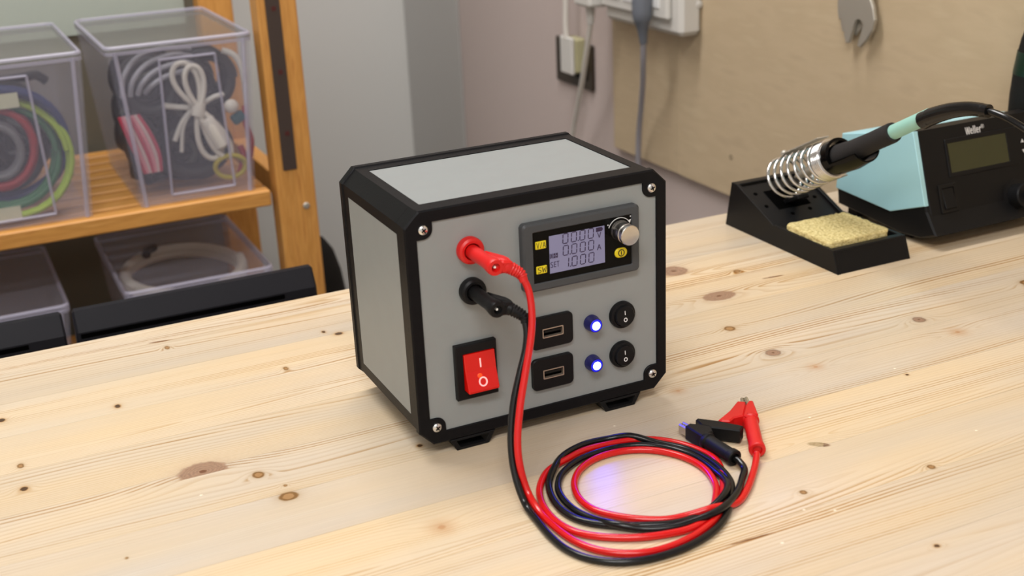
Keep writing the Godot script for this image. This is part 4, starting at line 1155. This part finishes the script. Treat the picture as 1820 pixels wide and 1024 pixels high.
# cables nobody could count: loops of random size and turn in one heap
func tangle(label: String, c: Vector3, half: Vector3, n: int, r: float, m: Material, sd: int, group: String) -> void:
	var t := thing("cable_tangle", label, "cables", c, group)
	t.set_meta("kind", "stuff")
	var rng := RandomNumberGenerator.new(); rng.seed = sd
	var b := mb()
	for i in n:
		var p := PackedVector3Array()
		var o := c + Vector3(rng.randf_range(-1, 1) * half.x * 0.55, rng.randf_range(-1, 1) * half.y * 0.60, rng.randf_range(-1, 1) * half.z * 0.75)
		var q := Basis.from_euler(Vector3(rng.randf_range(-0.5, 0.5), rng.randf_range(-0.7, 0.7), rng.randf_range(0, TAU)))
		var rad := Vector2(rng.randf_range(0.35, 0.62) * half.x, rng.randf_range(0.35, 0.62) * half.y)
		for k in 15:
			var th := TAU * 0.82 * k / 14.0
			var v := o + q * Vector3(cos(th) * rad.x, sin(th) * rad.y, 0.004 * sin(th * 2.0))
			p.append(v.clamp(c - half, c + half))
		b.tube(smooth_path(p, 2), r, 7)
	var o2 := part(t, "cable_heap", b, m)
	o2.set_meta("kind", "stuff")
func cord(called: String, label: String, pts: Array, r: float, m: Material, group := "") -> Node3D:
	var p := PackedVector3Array()
	for v in pts: p.append(v)
	var t := thing(called, label, "cable", p[0], group)
	part(t, "cable_run", mb().tube(smooth_path(p, 6), r, 8), m)
	return t

func contents() -> void:
	var y0 := -0.044
	var gl := "cable coils in the left upper box"
	var gr := "cables in the right upper box"
	var redm := mat(Color(0.62, 0.05, 0.08), 0.45)
	var bl := mat(Color(0.05, 0.14, 0.36), 0.5)
	var gn := mat(Color(0.12, 0.38, 0.22), 0.5)
	var yg := mat(Color(0.58, 0.68, 0.12), 0.5)
	var gy := mat(Color(0.42, 0.42, 0.44), 0.5)
	var navy := mat(Color(0.045, 0.05, 0.075), 0.5)
	var pale := mat(Color(0.62, 0.62, 0.66), 0.5)
	var c := Vector3(-0.163, 0.034, -0.821)
	coil("cable_coil", "red cable coil at the middle of the left upper box", c + Vector3(-0.002, 0.004, -0.004), 0.037, 0.043, 0.0040, 4, redm, 3, gl)
	coil("cable_coil", "grey cable coil inside the red coil", c + Vector3(-0.004, 0.002, -0.002), 0.024, 0.030, 0.0040, 3, gy, 4, gl)
	coil("cable_coil", "yellow green cable loop outermost round the red coil", c + Vector3(0.006, -0.006, 0.004), 0.064, 0.062, 0.0034, 2, yg, 5, gl, 0.008, 0.008)
	coil("cable_coil", "green cable loop just inside the yellow green one", c + Vector3(0.003, -0.006, -0.002), 0.0545, 0.0525, 0.0040, 2, gn, 6, gl, 0.009, 0.008)
	coil("cable_coil", "blue cable coil behind the green and yellow loops", c + Vector3(0.003, 0.004, -0.012), 0.064, 0.064, 0.0046, 5, bl, 7, gl, 0.018, -0.010)
	for k in 2:
		var g := thing("cable_tag", ["white paper tag above the red cable coil", "white paper tag below the red cable coil"][k], "tag", c + Vector3(0.010 - 0.018 * k, [0.060, -0.066][k], 0.006))
		part(g, "paper", mb().box(c + Vector3(0.008 - 0.018 * k, [0.058, -0.066][k], 0.0095), Vector3(0.036, 0.016, 0.0006)), mat(Color(0.78, 0.78, 0.68), 0.7))
	# right box: white bundle tied at the middle
	var w := thing("cable_bundle", "white cable folded in loops and tied in the middle, in the right upper box", "cable", Vector3(0.055, 0.05, -0.80), gr)
	var o := Vector3(0.0535, 0.0555, -0.8140)
	var loops := [[0.028, 0.056, 0.30, 0.0], [0.022, 0.050, 0.05, 0.003], [0.020, 0.066, PI + 0.42, 0.001], [0.026, 0.062, PI + 0.20, -0.003]]
	for k in 4:
		var L: Array = loops[k]
		var p := PackedVector3Array()
		var rot := Basis(Vector3(0, 0, 1), L[2])
		for i in 33:
			var th := TAU * i / 32.0
			var s := sin(th / 2.0)
			p.append(o + rot * Vector3(sin(th) * L[0] * 0.62 * s, (1.0 - cos(th)) * 0.5 * L[1], L[3]))
		part(w, "cable_loop", mb().tube(p, 0.0032, 8), M.cable_white)
	part(w, "cable_tie", mb(along(o + Vector3(-0.003, -0.008, 0), Vector3(0.3, 1, 0))).lathe(pv([0, 0, 0.0075, 0, 0.0082, 0.006, 0.0075, 0.016, 0, 0.016]), 16), M.cable_white)
	part(w, "plug_end", mb(along(o + Vector3(0.006, -0.012, 0.003), Vector3(0.42, -1, 0))).lathe(pv([0, 0, 0.008, 0, 0.0095, 0.010, 0.0085, 0.036, 0.004, 0.040, 0, 0.040]), 16), M.cable_white)
	for k in 3:
		var yy: float = [0.062, 0.050, 0.044][k]
		cord("cream_cable", ["cream cord end sticking out left of the white bundle", "cream cord slanting down left under the white bundle", "thin cream cord lowest left of the white bundle"][k], [o + Vector3(-0.003, 0.0, -0.010), o + Vector3(-0.018, [0.002, -0.014, -0.020][k], -0.011), o + Vector3(-0.036 + 0.006 * k, [0.006, -0.036, -0.050][k], -0.012)], 0.0036 - 0.0006 * k, M.cream, gr)
	cord("cream_cable", "short cream cord running right from the white bundle", [o + Vector3(0.008, 0.004, -0.008), o + Vector3(0.020, 0.009, -0.009), o + Vector3(0.032, 0.011, -0.010)], 0.0030, M.cream, gr)
	cord("cream_cable", "cream cord arching at the upper right of the box", [Vector3(0.088, 0.118, -0.815), Vector3(0.100, 0.112, -0.813), Vector3(0.107, 0.098, -0.812), Vector3(0.109, 0.080, -0.812)], 0.0036, M.cream, gr)
	# pink hank
	var ph := thing("wire_hank", "pink and white striped wire hank at the left of the right upper box", "wire", Vector3(-0.022, 0.025, -0.81), gr)
	for k in 7:
		var dx := (k - 3) * 0.0042
		part(ph, "wire_strand", mb().tube(smooth_path(PackedVector3Array([Vector3(-0.0255 + dx * 0.8, 0.058, -0.8125), Vector3(-0.0185 + dx, 0.038, -0.8115), Vector3(-0.0110 + dx, 0.012, -0.8120), Vector3(-0.0075 + dx * 0.7, -0.010, -0.8140)]), 4), 0.0022, 7), mat([Color(0.72, 0.22, 0.32), Color(0.85, 0.55, 0.60), Color(0.82, 0.72, 0.72)][k % 3], 0.5))
	# pale grey hoses arching over dark cables
	for k in 4:
		var d := 0.010 * k
		cord("grey_cable", ["outermost pale grey cable arch at the top left of the right box", "second pale grey cable arch at the top left of the right box", "third pale grey cable arch at the top left of the right box", "innermost pale grey cable arch at the top left of the right box"][k], [Vector3(-0.028 + d * 0.9, 0.078, -0.818 - 0.004 * k), Vector3(-0.024 + d, 0.100 - d * 0.4, -0.818), Vector3(-0.006 + d, 0.120 - d * 0.8, -0.820), Vector3(0.024 + d, 0.127 - d * 0.9, -0.824), Vector3(0.056, 0.122 - d * 0.9, -0.830)], 0.0030, pale, gr)
	var dark := [[Vector3(0.008, 0.082, -0.840), 0.027, 0.029, "dark cable coil at the upper left of the right box"],
		[Vector3(0.0765, 0.082, -0.840), 0.0245, 0.028, "dark cable coil behind the cream arch at the upper right"],
		[Vector3(0.050, 0.003, -0.840), 0.037, 0.030, "dark cable coil under the white bundle"],
		[Vector3(-0.0095, 0.014, -0.842), 0.012, 0.026, "narrow dark cable coil behind the pink hank"]]
	for k in dark.size():
		coil("dark_cable", dark[k][3], dark[k][0], dark[k][1], dark[k][2], 0.0072, 5 + k % 2, [navy, mat(Color(0.06, 0.06, 0.075), 0.5), mat(Color(0.08, 0.09, 0.12), 0.5)][k % 3], 20 + k, gr, 0.036)
	tangle("dark tangle of black and navy cables filling the back of the right upper box", Vector3(0.0390, 0.035, -0.935), Vector3(0.0555, 0.070, 0.080), 90, 0.0054, navy, 61, gr)
	tangle("loose grey and olive cables mixed into the tangle in the right upper box", Vector3(0.0385, 0.034, -0.905), Vector3(0.0545, 0.068, 0.060), 14, 0.0036, mat(Color(0.30, 0.31, 0.27), 0.5), 62, gr)
	tangle("dark tangle of cables filling the back of the left upper box", Vector3(-0.163, 0.030, -0.950), Vector3(0.074, 0.064, 0.070), 40, 0.0055, navy, 63, gl)
	coil("yellow_loop", "small yellow cable loop at the bottom right of the right upper box", Vector3(0.081, -0.017, -0.812), 0.018, 0.013, 0.0028, 2, mat(Color(0.68, 0.62, 0.08), 0.5), 40, gr, 0.004)
	cord("red_wire", "red wire hanging at the right side of the right upper box", [Vector3(0.108, 0.050, -0.822), Vector3(0.106, 0.030, -0.818), Vector3(0.110, 0.010, -0.817), Vector3(0.106, -0.012, -0.819), Vector3(0.098, -0.024, -0.822)], 0.0034, redm, gr)
	cord("red_wire", "short red wire beside the yellow loop in the right upper box", [Vector3(0.098, 0.002, -0.828), Vector3(0.101, -0.010, -0.826), Vector3(0.094, -0.030, -0.826)], 0.0038, redm, gr)
	var tl := thing("teal_connector", "teal plug connector at the right of the right upper box", "connector", Vector3(0.098, 0.04, -0.82), gr)
	part(tl, "connector_body", mb(Transform3D(Basis(Vector3(0, 0, 1), 0.5), Vector3(0.098, 0.038, -0.8190))).box(Vector3(), Vector3(0.016, 0.012, 0.010), 0.002), mat(Color(0.05, 0.30, 0.34), 0.5))
	var wb := thing("white_connector", "round white connector above the teal connector", "connector", Vector3(0.091, 0.053, -0.816), gr)
	part(wb, "connector_body", mb().ball(Vector3(0.091, 0.053, -0.8150), Vector3(0.0085, 0.0080, 0.006), 18, 12), M.cable_white)
	# lower boxes
	var gl2 := "things in the lower boxes"
	var hz := thing("hose_loop", "pale grey hose loop lying flat under the lid of the right lower box", "hose", Vector3(0.028, -0.165, -0.90), gl2)
	var hp := PackedVector3Array()
	for i in 61:
		var th := TAU * i / 30.0
		hp.append(Vector3(0.026 + cos(th) * 0.071, -0.1600 - 0.012 * i / 60.0, -0.905 + sin(th) * 0.094))
	part(hz, "hose_run", mb().tube(hp, 0.0065, 10), mat(Color(0.86, 0.84, 0.80), 0.45))
	part(hz, "black_end", mb().tube(PackedVector3Array([hp[20] + Vector3(0.002, 0.006, 0.012), hp[20] + Vector3(0.006, 0.007, 0.0), hp[20] + Vector3(0.016, 0.006, -0.010)]), 0.0060, 10), M.black)
	var dk := thing("dark_case", "dark blue case lying inside the hose loop in the right lower box", "case", Vector3(0.02, -0.25, -0.85), gl2)
	part(dk, "case_body", mb().box(Vector3(0.018, -0.235, -0.850), Vector3(0.090, 0.10, 0.06), 0.006), mat(Color(0.06, 0.07, 0.11), 0.5))
	var ye := thing("cream_packet", "cream packet standing at the right of the right lower box", "packet", Vector3(0.075, -0.25, -0.83), gl2)
	part(ye, "packet_body", mb().box(Vector3(0.080, -0.240, -0.830), Vector3(0.030, 0.10, 0.03), 0.004), mat(Color(0.66, 0.62, 0.42), 0.6))
	for k in 7:
		var sx := -0.270 + 0.0175 * k
		var stp := thing("paper_strip", ["white paper strip, first from the left in the left lower box", "blue paper strip, second from the left in the left lower box", "white paper strip, third in the left lower box", "pink paper strip, fourth in the left lower box", "white paper strip, fifth in the left lower box", "blue paper strip, sixth in the left lower box", "pale paper strip, last beside the right wall of the left lower box"][k], "strip", Vector3(sx, -0.29, -0.82), gl2)
		part(stp, "strip_body", mb(Transform3D(Basis(Vector3(0, 0, 1), 0.15), Vector3(sx, -0.225, -0.830))).box(Vector3(), Vector3(0.013, 0.12, 0.020), 0.001), mat([Color(0.74, 0.73, 0.72), Color(0.16, 0.22, 0.36), Color(0.70, 0.70, 0.72), Color(0.66, 0.50, 0.46), Color(0.72, 0.72, 0.72), Color(0.14, 0.18, 0.30), Color(0.6, 0.6, 0.58)][k], 0.6))

# ------------------------------------------------------------------ dark things between bench and shelf
func behind_bench() -> void:
	var z := -0.45
	var bm := mat(Color(0.115, 0.115, 0.135), 0.5, 0.0, 0.28)
	for k in 2:
		var x0: float = [-0.1478, -0.62][k]
		var x1: float = [0.0700, -0.1562][k]
		var t := thing("tool_case", ["thin black case on edge behind the bench, its right end at the shelf post", "thin black case on edge behind the bench, cut by the left picture edge"][k], "case", Vector3((x0 + x1) / 2, -0.74, z), "black cases behind the bench")
		var sidex := Transform3D(Basis(Vector3(0, 0, -1), Vector3(0, 1, 0), Vector3(1, 0, 0)), Vector3(0, 0, z))
		part(t, "case_body", mb(sidex).prism(orient(pv([0.0, -0.7395, 0.0180, -0.7395, 0.0180, -0.0325, 0.0165, -0.0305, 0.0095, -0.0305, 0.0, -0.0480])), x0, x1, 0.002, 0.002), bm)
		part(t, "groove", mb().box(Vector3((x0 + x1) / 2 - 0.014, -0.0515, z + 0.0001), Vector3(x1 - x0 - 0.035, 0.0042, 0.0006)), M.void)
	var bin := thing("black_bin", "small black rounded bin on the floor behind the shelf post", "bin", Vector3(0.220, -0.74, -1.0))
	part(bin, "bin_body", mb(Transform3D(Basis(), Vector3(0.220, -0.739, -1.000))).lathe(pv([0, 0, 0.038, 0, 0.041, 0.004, 0.0430, 0.430, 0.0405, 0.470, 0.0360, 0.505, 0.0280, 0.535, 0.0160, 0.553, 0, 0.560]), 40), M.black_dull)
